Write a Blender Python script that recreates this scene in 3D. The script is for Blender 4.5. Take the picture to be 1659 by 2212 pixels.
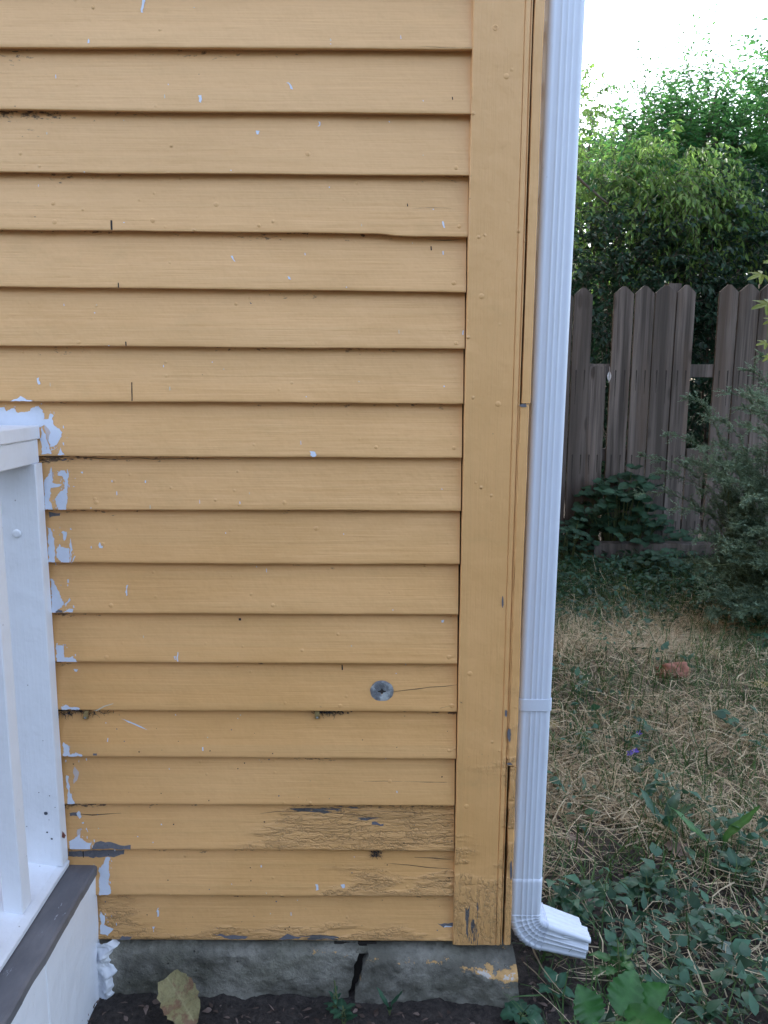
import bpy, math, random
import numpy as np
from mathutils import Vector, Matrix, noise
random.seed(7); RNG = np.random.default_rng(7)
scn = bpy.context.scene
for o in list(bpy.data.objects): bpy.data.objects.remove(o)
COL = scn.collection
rad = math.radians

# ------------------------------------------------------------------ camera
cam_d = bpy.data.cameras.new('camera'); cam = bpy.data.objects.new('camera', cam_d); COL.objects.link(cam)
scn.camera = cam
cam_d.sensor_fit = 'VERTICAL'; cam_d.sensor_height = 36; cam_d.lens = 28.0
cam_d.clip_start = 0.05; cam_d.clip_end = 500
CAMLOC = Vector((0, -1.5, 1.33))
CR = Matrix.Rotation(rad(90 - 9.6), 3, 'X') @ Matrix.Rotation(rad(0.3), 3, 'Z')
cam.matrix_world = Matrix.Translation(CAMLOC) @ CR.to_4x4()
cam_d.dof.use_dof = True; cam_d.dof.focus_distance = 1.5; cam_d.dof.aperture_fstop = 22

# ------------------------------------------------------------------ sky, sun, exposure
SUN_EL, SUN_AZ = rad(34), rad(-28)       # veiled late sun behind the house: the yard lies in open shade
world = bpy.data.worlds.new('World'); scn.world = world; world.use_nodes = True
wn = world.node_tree; wn.nodes.clear()
sky = wn.nodes.new('ShaderNodeTexSky'); sky.sky_type = 'NISHITA'; sky.sun_disc = False
sky.sun_elevation = SUN_EL; sky.sun_rotation = SUN_AZ; sky.dust_density = 3.0; sky.air_density = 1.0; sky.ozone_density = 1.0
bw = wn.nodes.new('ShaderNodeRGBToBW')
mixc = wn.nodes.new('ShaderNodeMix'); mixc.data_type = 'RGBA'; mixc.inputs['Factor'].default_value = 0.42
bg = wn.nodes.new('ShaderNodeBackground'); bg.inputs['Strength'].default_value = 0.15
wo = wn.nodes.new('ShaderNodeOutputWorld')
wn.links.new(sky.outputs[0], bw.inputs[0]); wn.links.new(sky.outputs[0], mixc.inputs[6]); wn.links.new(bw.outputs[0], mixc.inputs[7])
wn.links.new(mixc.outputs[2], bg.inputs[0]); wn.links.new(bg.outputs[0], wo.inputs[0])
sd = bpy.data.lights.new('sun', 'SUN'); sd.energy = 1.0; sd.angle = rad(15); sd.color = (1, .95, .88)
so = bpy.data.objects.new('sun', sd); COL.objects.link(so)
sdir = Vector((math.sin(SUN_AZ) * math.cos(SUN_EL), math.cos(SUN_AZ) * math.cos(SUN_EL), math.sin(SUN_EL)))
so.rotation_euler = sdir.to_track_quat('Z', 'Y').to_euler(); so.location = (3, -6, 8)
scn.view_settings.view_transform = 'Standard'; scn.view_settings.look = 'None'
scn.view_settings.exposure = 2.80; scn.view_settings.gamma = 1
scn.cycles.max_bounces = 6; scn.cycles.transparent_max_bounces = 8

# ------------------------------------------------------------------ measuring helpers (real planes only)
def ray(u, v): return CR @ Vector(((u - 829.5) / 1720, -(v - 1106) / 1720, -1))
def W(u, v, Y=0.0):
    d = ray(u, v); return CAMLOC + d * ((Y - CAMLOC.y) / d.y)
def G(u, v, z=0.0):
    d = ray(u, v); return CAMLOC + d * ((z - CAMLOC.z) / d.z)
def lerp(a, b, t): return a + (b - a) * t
def sstep(a, b, x):
    t = max(0, min(1, (x - a) / (b - a))); return t * t * (3 - 2 * t)
def nz(x, y, z): return noise.noise(Vector((x, y, z)))

# ------------------------------------------------------------------ node helpers
class NT:
    def __init__(s, name, rough=0.5):
        s.m = bpy.data.materials.new(name); s.m.use_nodes = True; s.t = s.m.node_tree
        s.b = s.t.nodes['Principled BSDF']; s.b.inputs['Roughness'].default_value = rough
        s.tc = s.t.nodes.new('ShaderNodeTexCoord').outputs['Object']
    def put(s, sock, v):
        if isinstance(v, bpy.types.NodeSocket): s.t.links.new(v, sock)
        elif v is not None: sock.default_value = v
    def map(s, sc, loc=(0, 0, 0), src=None):
        n = s.t.nodes.new('ShaderNodeMapping'); s.put(n.inputs['Vector'], src or s.tc)
        n.inputs['Scale'].default_value = sc; n.inputs['Location'].default_value = loc; return n.outputs[0]
    def noise(s, vec, scale=1, detail=3, rough=.55, dist=0):
        n = s.t.nodes.new('ShaderNodeTexNoise'); s.put(n.inputs['Vector'], vec)
        n.inputs['Scale'].default_value = scale; n.inputs['Detail'].default_value = detail
        n.inputs['Roughness'].default_value = rough; n.inputs['Distortion'].default_value = dist; return n.outputs['Fac']
    def vor(s, vec, scale=1, feature='F1', out='Distance'):
        n = s.t.nodes.new('ShaderNodeTexVoronoi'); n.feature = feature; s.put(n.inputs['Vector'], vec)
        n.inputs['Scale'].default_value = scale; return n.outputs[out]
    def math(s, op, a, b=None, c=None):
        n = s.t.nodes.new('ShaderNodeMath'); n.operation = op; s.put(n.inputs[0], a)
        if b is not None: s.put(n.inputs[1], b)
        if c is not None: s.put(n.inputs[2], c)
        return n.outputs[0]
    def ss(s, x, a, b, lo=0., hi=1.):
        n = s.t.nodes.new('ShaderNodeMapRange'); n.interpolation_type = 'SMOOTHSTEP'
        s.put(n.inputs[0], x); s.put(n.inputs[1], a); s.put(n.inputs[2], b); s.put(n.inputs[3], lo); s.put(n.inputs[4], hi)
        return n.outputs[0]
    def mix(s, f, a, b):
        n = s.t.nodes.new('ShaderNodeMix'); n.data_type = 'RGBA'; s.put(n.inputs[0], f)
        for i, v in ((6, a), (7, b)):
            if isinstance(v, tuple): v = (*v[:3], 1)
            s.put(n.inputs[i], v)
        return n.outputs[2]
    def attr(s, name, out='Fac'):
        n = s.t.nodes.new('ShaderNodeAttribute'); n.attribute_name = name; return n.outputs[out]
    def objrand(s): return s.t.nodes.new('ShaderNodeObjectInfo').outputs['Random']
    def sep(s, v):
        n = s.t.nodes.new('ShaderNodeSeparateXYZ'); s.put(n.inputs[0], v); return n.outputs
    def bump(s, h, dist=1.0, strength=1.0):
        n = s.t.nodes.new('ShaderNodeBump'); s.put(n.inputs['Height'], h)
        n.inputs['Distance'].default_value = dist; n.inputs['Strength'].default_value = strength
        s.t.links.new(n.outputs[0], s.b.inputs['Normal']); return n.outputs[0]
    def base(s, c): s.put(s.b.inputs['Base Color'], (*c, 1) if isinstance(c, tuple) else c); return s.m

def simple(name, col, rough=.6, metal=0, var=.15, scale=30):
    k = NT(name, rough); k.b.inputs['Metallic'].default_value = metal
    n = k.noise(k.tc, scale, 4)
    k.bump(k.math('MULTIPLY', n, .0006))
    return k.base(k.mix(n, tuple(c * (1 - var) for c in col), tuple(min(1, c * (1 + var)) for c in col)))

YEL = (.76, .41, .15)
def paint_mat(name, axis, col=YEL):
    k = NT(name, .42)
    G1 = (9, 60, 330) if axis == 'x' else (330, 60, 9)
    G2 = (6.5, 40, 52) if axis == 'x' else (52, 40, 6.5)
    peel = k.attr('peel')
    grain = k.noise(k.map(G1), 1, 3, .6)
    brush = k.noise(k.map(tuple(g * .16 for g in G1)), 1, 3, .6)
    lump = k.noise(k.tc, 22, 3)
    pim = k.ss(k.vor(k.map((38, 38, 38)), 1), .0, .16, 1, 0)        # dried drips and nibs under the paint
    pimm = k.ss(k.noise(k.tc, 9, 2), .52, .66)
    n = k.noise(k.map(G2, (3.1, 0, 1.7)), 1, 5, .62, .9)
    n2 = k.noise(k.map(tuple(g * 1.9 for g in G2), (7.1, 0, 4.7)), 1, 3, .55, .5)
    saw = k.math('FRACT', k.math('MULTIPLY', n, 8.0)); saw2 = k.math('FRACT', k.math('MULTIPLY', n2, 5.0))
    gate = k.noise(k.map((6, 6, 22)), 1, 3)
    pg = k.ss(k.math('ADD', gate, k.math('MULTIPLY', peel, .45)), .70, .92)   # where the flakes are
    wv = k.t.nodes.new('ShaderNodeTexNoise'); k.put(wv.inputs['Vector'], k.map((20, 20, 20))); wv.inputs['Detail'].default_value = 4
    va = k.t.nodes.new('ShaderNodeVectorMath'); va.operation = 'MULTIPLY_ADD'; k.put(va.inputs[0], wv.outputs['Color']); va.inputs[1].default_value = (1.1, 1.1, 1.6) if axis == 'x' else (1.6, 1.1, 1.1)
    S1 = (11, 30, 90) if axis == 'x' else (90, 30, 11); S2 = (26, 50, 210) if axis == 'x' else (210, 50, 26)
    k.put(va.inputs[2], k.map(S1)); ce1 = k.vor(va.outputs[0], 1, 'DISTANCE_TO_EDGE')
    vb = k.t.nodes.new('ShaderNodeVectorMath'); vb.operation = 'MULTIPLY_ADD'; k.put(vb.inputs[0], wv.outputs['Color']); vb.inputs[1].default_value = va.inputs[1].default_value
    k.put(vb.inputs[2], k.map(S2)); ce2 = k.vor(vb.outputs[0], 1, 'DISTANCE_TO_EDGE')
    g2 = k.ss(k.math('MULTIPLY', peel, pg), .15, .6); br = k.ss(k.noise(k.map((30, 30, 60), (2, 7, 1)), 1, 3), .38, .55)
    crk = k.math('MULTIPLY', k.ss(ce1, .0, .05, 1, 0), k.math('MULTIPLY', g2, br))
    crk2 = k.math('MULTIPLY', k.ss(ce2, .0, .06, 1, 0), k.math('MULTIPLY', k.ss(k.math('MULTIPLY', peel, pg), .45, .9), br))
    flake = k.math('MULTIPLY', k.ss(ce1, 0, .14), k.math('MULTIPLY', g2, .0016)); flake2 = k.math('MULTIPLY', k.ss(ce2, 0, .16), k.math('MULTIPLY', g2, .0003))
    crack = k.math('MAXIMUM', crk, k.math('MULTIPLY', crk2, .15))
    bare = k.ss(k.math('ADD', k.noise(k.map(tuple(g * .55 for g in G2), (1, 2, 9)), 1, 5, .65), k.math('MULTIPLY', peel, .22)), .835, .85)
    bare = k.math('MULTIPLY', bare, k.ss(peel, .3, .6))
    mott = k.noise(k.map((2.2, 2.2, 4)), 1, 4)
    c = k.mix(k.ss(mott, .3, .7), tuple(x * .9 for x in col), (col[0] * 1.03, col[1] * 1.07, col[2] * 1.2))
    zb = k.math('MULTIPLY', k.math('FLOOR', k.math('MULTIPLY', k.sep(k.tc)[2], 9.87)), 3.7)
    cb = k.t.nodes.new('ShaderNodeTexWhiteNoise'); cb.noise_dimensions = '1D'; k.put(cb.inputs['W'], zb)
    if axis == 'x': c = k.mix(k.math('MULTIPLY', cb.outputs[0], .10), c, (.52, .36, .19))
    c = k.mix(k.math('MULTIPLY', k.ss(brush, .45, .75), .14), c, (.50, .31, .12))
    z = k.sep(k.tc)[2]
    c = k.mix(k.ss(z, .6, 1.9, 0, .42), c, (.69, .44, .225))       # paler towards the top: sky sheen painted into the colour
    c = k.mix(k.math('MULTIPLY', k.ss(k.noise(k.map((7, 7, 12), (5, 5, 5)), 1, 5, .65), .55, .85), .28), c, (.42, .27, .11))   # grime film
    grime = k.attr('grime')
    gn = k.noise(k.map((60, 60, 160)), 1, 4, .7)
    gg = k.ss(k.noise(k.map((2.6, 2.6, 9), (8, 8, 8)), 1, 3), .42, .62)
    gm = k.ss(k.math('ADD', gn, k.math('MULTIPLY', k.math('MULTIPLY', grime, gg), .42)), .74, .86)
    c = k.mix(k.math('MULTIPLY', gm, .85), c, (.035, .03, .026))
    sp = k.ss(k.vor(k.map((55, 55, 55), (2, 2, 2)), 1), .0, .085, 1, 0)
    spg = k.ss(k.noise(k.map((11, 11, 11), (4, 1, 1)), 1, 2), .6, .68)
    c = k.mix(k.math('MULTIPLY', k.math('MULTIPLY', sp, spg), .8), c, (.07, .045, .03))       # fly specks
    c = k.mix(k.math('MULTIPLY', crack, .55), c, (.20, .12, .05))
    c = k.mix(bare, c, k.mix(grain, (.07, .068, .072), (.20, .19, .19)))
    h = k.math('MULTIPLY', grain, .0006)
    h = k.math('ADD', h, k.math('MULTIPLY', brush, .0016))
    h = k.math('ADD', h, k.math('MULTIPLY', lump, .0030))
    h = k.math('ADD', h, k.math('MULTIPLY', k.math('MULTIPLY', pim, pimm), .0022))
    h = k.math('ADD', h, k.math('MULTIPLY', k.math('MULTIPLY', saw, pg), k.math('MULTIPLY', peel, .0014)))
    h = k.math('ADD', h, k.math('MULTIPLY', k.math('MULTIPLY', saw2, pg), k.math('MULTIPLY', peel, .0008)))
    h = k.math('ADD', h, k.math('ADD', flake, flake2))
    h = k.math('SUBTRACT', h, k.math('MULTIPLY', bare, .0012))
    k.bump(h)
    k.put(k.b.inputs['Roughness'], k.ss(grain, 0, 1, .38, .58))
    return k.base(c)
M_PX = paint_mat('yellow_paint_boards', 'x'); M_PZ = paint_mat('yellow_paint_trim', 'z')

def white_mat(name, col=(.75, .785, .86), rough=.45, dirt=.25, axis='z'):
    k = NT(name, rough)
    s = (160, 160, 9) if axis == 'z' else (160, 9, 160)
    g = k.noise(k.map(s), 1, 3); l = k.noise(k.tc, 26, 3)
    k.bump(k.math('ADD', k.math('MULTIPLY', g, .0012), k.math('MULTIPLY', l, .0032)))
    d = k.ss(k.noise(k.map((5, 5, 5)), 1, 5, .7), .5, .8)
    c = k.mix(k.math('MULTIPLY', d, dirt), col, (.45, .46, .48))
    sp = k.math('MULTIPLY', k.ss(k.vor(k.map((40, 40, 40)), 1), 0, .09, 1, 0), k.ss(k.noise(k.tc, 7, 2), .56, .62))
    c = k.mix(k.math('MULTIPLY', sp, .8), c, (.10, .10, .13))
    return k.base(c)
M_WHITE = white_mat('white_porch_paint')
M_SMEAR = simple('white_paint_smear', (.62, .67, .78), .5, 0, .06, 80)
M_LILAC = simple('thin_white_paint', (.55, .47, .45), .5, 0, .1, 80)
M_GREYWOOD = simple('bare_grey_wood', (.13, .13, .15), .7, 0, .35, 160)
M_DARK = simple('dark_crack', (.03, .025, .022), .9, 0, .3, 60)
M_STRAW = simple('pale_chip', (.6, .55, .42), .7)
def greypaint():
    k = NT('grey_ledge_paint', .5)
    n = k.noise(k.map((14, 5, 14)), 1, 5, .7); w = k.noise(k.map((120, 20, 120)), 1, 3)
    c = k.mix(k.ss(n, .35, .7), (.115, .118, .135), (.175, .172, .185))
    c = k.mix(k.math('MULTIPLY', k.ss(k.noise(k.map((40, 14, 40), (3, 3, 3)), 1, 4, .7), .66, .72), .7), c, (.5, .52, .58))
    k.bump(k.math('ADD', k.math('MULTIPLY', w, .0006), k.math('MULTIPLY', n, .002)))
    return k.base(c)
M_GREY = greypaint()
def vinyl():
    k = NT('white_downspout_enamel', .28)
    l = k.noise(k.map((3, 3, 9)), 1, 2)
    k.bump(k.math('MULTIPLY', l, .0015))
    d = k.ss(k.noise(k.map((18, 18, 6)), 1, 5, .75), .55, .9)
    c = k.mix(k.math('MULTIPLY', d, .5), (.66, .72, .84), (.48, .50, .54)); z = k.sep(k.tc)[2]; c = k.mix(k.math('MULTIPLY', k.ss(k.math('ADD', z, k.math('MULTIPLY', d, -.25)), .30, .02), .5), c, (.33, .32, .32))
    sp = k.math('MULTIPLY', k.ss(k.vor(k.map((60, 60, 30)), 1), 0, .07, 1, 0), k.ss(k.noise(k.tc, 13, 2), .6, .66))
    c = k.mix(k.math('MULTIPLY', sp, .7), c, (.12, .11, .12))
    return k.base(c)
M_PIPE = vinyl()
def concrete():
    k = NT('weathered_concrete', .85)
    n = k.noise(k.tc, 9, 6, .65); f = k.noise(k.tc, 90, 4, .7); b = k.noise(k.map((4, 4, 12)), 1, 4)
    c = k.mix(k.ss(n, .35, .65), (.11, .105, .088), (.28, .268, .232))
    c = k.mix(k.math('MULTIPLY', k.ss(b, .42, .68), .5), c, (.11, .11, .075)); c = k.mix(k.math('MULTIPLY', k.ss(f, .5, .72), .5), c, (.05, .05, .045))        # moss-green film
    pit = k.ss(k.vor(k.map((45, 45, 45)), 1), 0, .16, 1, 0)
    pg = k.ss(k.noise(k.tc, 14, 2), .5, .6)
    pit = k.math('MULTIPLY', pit, pg)
    c = k.mix(k.math('MULTIPLY', pit, .8), c, (.03, .03, .03))
    z = k.sep(k.tc)[2]
    ora = k.attr('orange')
    om = k.ss(k.math('ADD', k.noise(k.map((40, 40, 60)), 1, 6, .75), k.math('MULTIPLY', ora, .30)), .755, .785)
    c = k.mix(om, c, k.mix(f, (.42, .25, .10), (.62, .38, .16)))
    wm = k.ss(k.math('ADD', k.noise(k.map((36, 36, 50), (9, 1, 3)), 1, 5, .7), k.math('MULTIPLY', ora, .22)), .82, .85)
    c = k.mix(k.math('MULTIPLY', wm, .8), c, (.5, .5, .5))
    soilm = k.ss(k.math('ADD', z, k.math('MULTIPLY', n, .06)), .05, .085, 1, 0)
    c = k.mix(k.math('MULTIPLY', soilm, .8), c, (.05, .043, .04))
    h = k.math('ADD', k.math('MULTIPLY', n, .014), k.math('MULTIPLY', f, .004))
    h = k.math('SUBTRACT', h, k.math('MULTIPLY', pit, .003)); h = k.math('ADD', h, k.math('MULTIPLY', om, .0006))
    k.bump(h)
    return k.base(c)
M_CONC = concrete()
def soil():
    k = NT('dark_soil', .95)
    n = k.noise(k.tc, 6, 6, .7); f = k.noise(k.tc, 70, 5, .75)
    y = k.sep(k.tc)[1]
    c = k.mix(k.ss(f, .3, .7), (.018, .014, .013), (.065, .053, .048))
    dry = k.math('MULTIPLY', k.ss(k.math('ADD', y, k.math('MULTIPLY', n, .8)), .7, 1.4), k.ss(y, 2.9, 2.3))
    c = k.mix(k.math('MULTIPLY', dry, .8), c, k.mix(f, (.10, .08, .06), (.36, .29, .21)))
    bits = k.ss(k.noise(k.map((150, 50, 90)), 1, 3, .7), .66, .7)
    c = k.mix(k.math('MULTIPLY', bits, .5), c, (.16, .13, .10))
    k.bump(k.math('ADD', k.math('MULTIPLY', f, .012), k.math('MULTIPLY', n, .03)))
    return k.base(c)
M_SOIL = soil()
def fencewood():
    k = NT('weathered_fence_wood', .8)
    r = k.objrand()
    off = k.t.nodes.new('ShaderNodeCombineXYZ'); k.put(off.inputs[0], k.math('MULTIPLY', r, 37)); k.put(off.inputs[2], k.math('MULTIPLY', r, 11))
    va = k.t.nodes.new('ShaderNodeVectorMath'); va.operation = 'ADD'; k.put(va.inputs[0], k.tc); k.put(va.inputs[1], off.outputs[0])
    v = va.outputs[0]
    g = k.noise(k.map((90, 40, 2.2), src=v), 1, 4, .65); w = k.noise(k.map((22, 9, .8), src=v), 1, 4, .6)
    c = k.mix(k.ss(w, .3, .7), (.045, .037, .033), (.21, .178, .165))
    c = k.mix(k.math('MULTIPLY', k.ss(g, .45, .7), .6), c, (.035, .028, .026))
    kn = k.vor(k.map((9, 1, 3.2), src=v), 1)
    km = k.ss(kn, .10, .22, 1, 0)
    c = k.mix(k.math('MULTIPLY', km, .8), c, (.03, .02, .017))
    warm = k.ss(k.noise(k.map((7, 3, 1.2), (3, 0, 5), src=v), 1, 3), .52, .7)
    c = k.mix(k.math('MULTIPLY', warm, .45), c, (.13, .085, .06))
    c = k.mix(k.math('MULTIPLY', r, .6), c, (.055, .045, .04)); zf = k.sep(k.tc)[2]; c = k.mix(k.math('MULTIPLY', k.ss(k.math('ADD', zf, k.math('MULTIPLY', w, .8)), 1.1, .3), .5), c, (.03, .026, .022))  # darker foot: shade from the plants painted into the wood colour
    k.bump(k.math('ADD', k.math('MULTIPLY', g, .002), k.math('MULTIPLY', w, .002)))
    return k.base(c)
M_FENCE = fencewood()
def bark(name, a, b):
    k = NT(name, .85); n = k.noise(k.map((40, 40, 9)), 1, 4); k.bump(k.math('MULTIPLY', n, .004)); return k.base(k.mix(n, a, b))
M_BARK = bark('bark', (.05, .04, .035), (.16, .13, .11)); M_STEM = bark('green_stem', (.06, .09, .03), (.13, .15, .06))
def leafmat(name, dark, light, rough=.45, trans=.3, veins=False):
    k = NT(name, rough); t = k.attr('tint')
    c = k.mix(t, dark, light)
    f = k.noise(k.tc, 60, 3); c = k.mix(k.ss(f, .3, .7, 0, .3), c, tuple(x * .5 for x in dark))
    k.base(c); k.bump(k.math('MULTIPLY', f, .001))
    tr = k.t.nodes.new('ShaderNodeBsdfTranslucent'); k.put(tr.inputs[0], c)
    mx = k.t.nodes.new('ShaderNodeMixShader'); mx.inputs[0].default_value = trans
    out = k.t.nodes['Material Output']
    k.t.links.new(k.b.outputs[0], mx.inputs[1]); k.t.links.new(tr.outputs[0], mx.inputs[2]); k.t.links.new(mx.outputs[0], out.inputs[0])
    return k.m
L_YG = leafmat('yellow_green_leaf', (.03, .12, .035), (.24, .40, .09), .5, .5)
L_GR = leafmat('green_leaf', (.02, .10, .03), (.13, .33, .09), .55, .5)
L_DK = leafmat('dark_leaf', (.010, .036, .020), (.042, .115, .06), .65, .25)
L_BL = leafmat('weed_leaf', (.015, .055, .03), (.06, .17, .095), .5, .25)
L_BR = leafmat('bright_leaf', (.022, .10, .022), (.07, .22, .055), .4, .35)
L_MG = leafmat('feathery_leaf', (.04, .085, .05), (.24, .36, .25), .6, .25)
L_MP = leafmat('maple_leaf', (.09, .15, .02), (.30, .36, .08), .5, .4)
L_DRY = leafmat('dry_grass', (.34, .26, .17), (.90, .78, .55), .75, .35)
L_GG = leafmat('green_grass', (.03, .075, .022), (.13, .24, .07), .6, .25)
L_DEAD = leafmat('dead_leaf', (.07, .045, .035), (.30, .22, .19), .75, .1)
def fallen_mat():
    k = NT('mottled_leaf', .6); t = k.attr('tint'); n = k.noise(k.tc, 45, 5, .7); f = k.noise(k.map((160, 160, 60)), 1, 4, .6)
    c = k.mix(n, (.17, .145, .065), (.34, .30, .14)); c = k.mix(k.ss(k.noise(k.map((28, 28, 28), (4, 0, 2)), 1, 4, .6), .52, .62), c, (.20, .11, .06))
    c = k.mix(k.math('MULTIPLY', k.ss(f, .5, .7), .5), c, (.12, .09, .04)); c = k.mix(k.ss(t, .8, 1, 0, .5), c, (.5, .46, .25)); k.bump(k.math('MULTIPLY', n, .006)); return k.base(c)
L_YEL2 = fallen_mat()
L_YEL = leafmat('yellowed_leaf', (.20, .16, .04), (.46, .40, .13), .6, .2)

# ------------------------------------------------------------------ object helpers
class MB:
    def __init__(s): s.v = []; s.f = []; s.m = []; s.a = {}
    def add(s, verts, faces, mi=0, **attrs):
        o = len(s.v); s.v += [tuple(p) for p in verts]
        s.f += [tuple(i + o for i in f) for f in faces]; s.m += [mi] * len(faces)
        for k_, vals in attrs.items():
            lst = s.a.setdefault(k_, [0.0] * o); lst += [0.0] * (o - len(lst)); lst += list(vals)
        return o
    def box(s, x0, x1, y0, y1, z0, z1, mi=0):
        s.add([(x0, y0, z0), (x1, y0, z0), (x1, y1, z0), (x0, y1, z0), (x0, y0, z1), (x1, y0, z1), (x1, y1, z1), (x0, y1, z1)],
              [(0, 3, 2, 1), (4, 5, 6, 7), (0, 1, 5, 4), (1, 2, 6, 5), (2, 3, 7, 6), (3, 0, 4, 7)], mi)
    def grid(s, rows, mi=0, close=False, flip=False, **attrs):
        n = len(rows[0]); v = [p for r in rows for p in r]; f = []
        for i in range(len(rows) - 1):
            for j in range(n if close else n - 1):
                a = i * n + j; b = i * n + (j + 1) % n; c = b + n; d = a + n
                f.append((a, b, c, d) if not flip else (d, c, b, a))
        s.add(v, f, mi, **attrs)
    def tube(s, pts, r0, r1=None, n=6, mi=0, tint=None):
        r1 = r0 if r1 is None else r1; rows = []
        pts = [Vector(p) for p in pts]
        for i, p in enumerate(pts):
            d = (pts[min(i + 1, len(pts) - 1)] - pts[max(i - 1, 0)]).normalized()
            a = d.cross(Vector((0, .3, 1)) if abs(d.z) < .9 else Vector((1, 0, 0))).normalized(); b = d.cross(a)
            r = lerp(r0, r1, i / (len(pts) - 1))
            rows.append([p + a * math.cos(t) * r + b * math.sin(t) * r for t in [2 * math.pi * q / n for q in range(n)]])
        kw = {} if tint is None else {'tint': [tint] * (n * len(rows))}
        s.grid(rows, mi, close=True, **kw)
        o = s.add(rows[0] + rows[-1], [tuple(range(n)), tuple(reversed(range(n, 2 * n)))], mi, **({} if tint is None else {'tint': [tint] * (2 * n)}))
    def build(s, name, mats, parent=None, smooth=False):
        me = bpy.data.meshes.new(name); me.from_pydata(s.v, [], s.f)
        mats = mats if isinstance(mats, (list, tuple)) else [mats]
        for m in mats: me.materials.append(m)
        me.polygons.foreach_set('material_index', s.m)
        me.polygons.foreach_set('use_smooth', [smooth] * len(s.f))
        for k_, vals in s.a.items():
            vals = list(vals) + [0.0] * (len(s.v) - len(vals))
            at = me.attributes.new(k_, 'FLOAT', 'POINT'); at.data.foreach_set('value', vals)
        me.update(); o = bpy.data.objects.new(name, me); COL.objects.link(o); o.parent = parent
        return o
def npbuild(name, V, Fq, mats, parent=None, tint=None, mi=None, smooth=False):
    """V (n,3); Fq (m,k) faces of one size k"""
    me = bpy.data.meshes.new(name); V = np.asarray(V, np.float32); Fq = np.asarray(Fq, np.int32); k = Fq.shape[1]
    me.vertices.add(len(V)); me.vertices.foreach_set('co', V.ravel())
    me.loops.add(Fq.size); me.loops.foreach_set('vertex_index', Fq.ravel())
    me.polygons.add(len(Fq)); me.polygons.foreach_set('loop_start', np.arange(0, Fq.size, k, dtype=np.int32))
    me.polygons.foreach_set('loop_total', np.full(len(Fq), k, np.int32))
    for m in (mats if isinstance(mats, (list, tuple)) else [mats]): me.materials.append(m)
    if mi is not None: me.polygons.foreach_set('material_index', np.asarray(mi, np.int32))
    if smooth: me.polygons.foreach_set('use_smooth', np.ones(len(Fq), bool))
    if tint is not None:
        at = me.attributes.new('tint', 'FLOAT', 'POINT'); at.data.foreach_set('value', np.asarray(tint, np.float32))
    me.update(); me.validate(); o = bpy.data.objects.new(name, me); COL.objects.link(o); o.parent = parent
    return o
def tag(o, label=None, cat=None, group=None, kind=None):
    if label: o['label'] = label
    if cat: o['category'] = cat
    if group: o['group'] = group
    if kind: o['kind'] = kind
    return o
def empty(name, loc=(0, 0, 0)):
    o = bpy.data.objects.new(name, None); o.location = loc; o.empty_display_size = .05; COL.objects.link(o); return o
def thing(name, label, cat, group=None): return tag(empty(name), label, cat, group)

# ------------------------------------------------------------------ ground
def gz(x, y):
    z = .052 + .05 * sstep(.6, 4.2, y) - .02 * sstep(-.3, -1.4, y)
    z += .10 * math.exp(-(((x - 1.0) / .7) ** 2 + ((y - 1.75) / .45) ** 2))          # low mound under the dry grass
    z += .012 * nz(x * 1.7, y * 1.7, 3) + .006 * nz(x * 7, y * 7, 1)
    return z
def axis_pts(segs):
    out = []
    for a, b, n in segs: out += list(np.linspace(a, b, n, endpoint=False))
    return out + [segs[-1][1]]
xs = axis_pts([(-80, -6, 12), (-6, -1.2, 16), (-1.2, 2.4, 240), (2.4, 6, 40), (6, 80, 14)])
ys = axis_pts([(-60, -4, 10), (-4, -.7, 20), (-.7, 1.0, 120), (1.0, 4.6, 120), (4.6, 9, 16), (9, 120, 14)])
g = MB(); rows = []
for y in ys:
    row = []
    for x in xs:
        z = gz(x, y)
        if -1.3 < x < 2.5 and -.8 < y < 1.1: z += .010 * nz(x * 23, y * 23, 5) + .006 * nz(x * 55, y * 55, 8)
        row.append((x, y, z))
    rows.append(row)
g.grid(rows); tag(g.build('ground', M_SOIL, smooth=True), kind='structure')

# ------------------------------------------------------------------ house
house = thing('house', 'yellow clapboard house corner with peeling paint on a low concrete foundation', 'house')
ROWL = [(0,102),(0,237),(0,372),(0,498),(0,619),(0,747),(0,867),(0,985),(110,1101),(120,1216),(120,1325),(135,1430),(135,1534),(145,1634),(150,1737),(160,1834),(215,1934),(240,2030)]
ROWR = [(1025,107),(1022,247),(1018,379),(1012,511),(1008,632),(1005,754),(1002,873),(999,990),(997,1104),(994,1219),(991,1328),(989,1435),(988,1538),(986,1640),(983,1741),(982,1839),(981,1938),(980,2033)]
YB, YT = -.0195, -.0026
rowz = []
for a, b in zip(ROWL, ROWR):
    p = W(*a, YB); q = W(*b, YB); sl = (q.z - p.z) / (q.x - p.x); sl *= .9
    zm = (p.z + q.z) / 2; xm = (p.x + q.x) / 2; rowz.append((zm, xm, sl, q.x))
top = rowz[0][0]
ext = [(top + .1017 * k, 0, 0, .1505) for k in range(6, 0, -1)]
rowz = ext + rowz; NX = len(ext)
def zrow(i, x):
    if i < 0: return rowz[0][0] + .1017
    zm, xm, sl, _ = rowz[i]
    z = zm + sl * (x - xm) + .0011 * nz(x * 4, i * 7.3, 0) + .0005 * nz(x * 19, i * 7.3, 2)
    if i == NX + 3: z += .0035 * sstep(-.02, .03, x) * -1 + .002        # the lap steps down along this board
    return z
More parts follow.
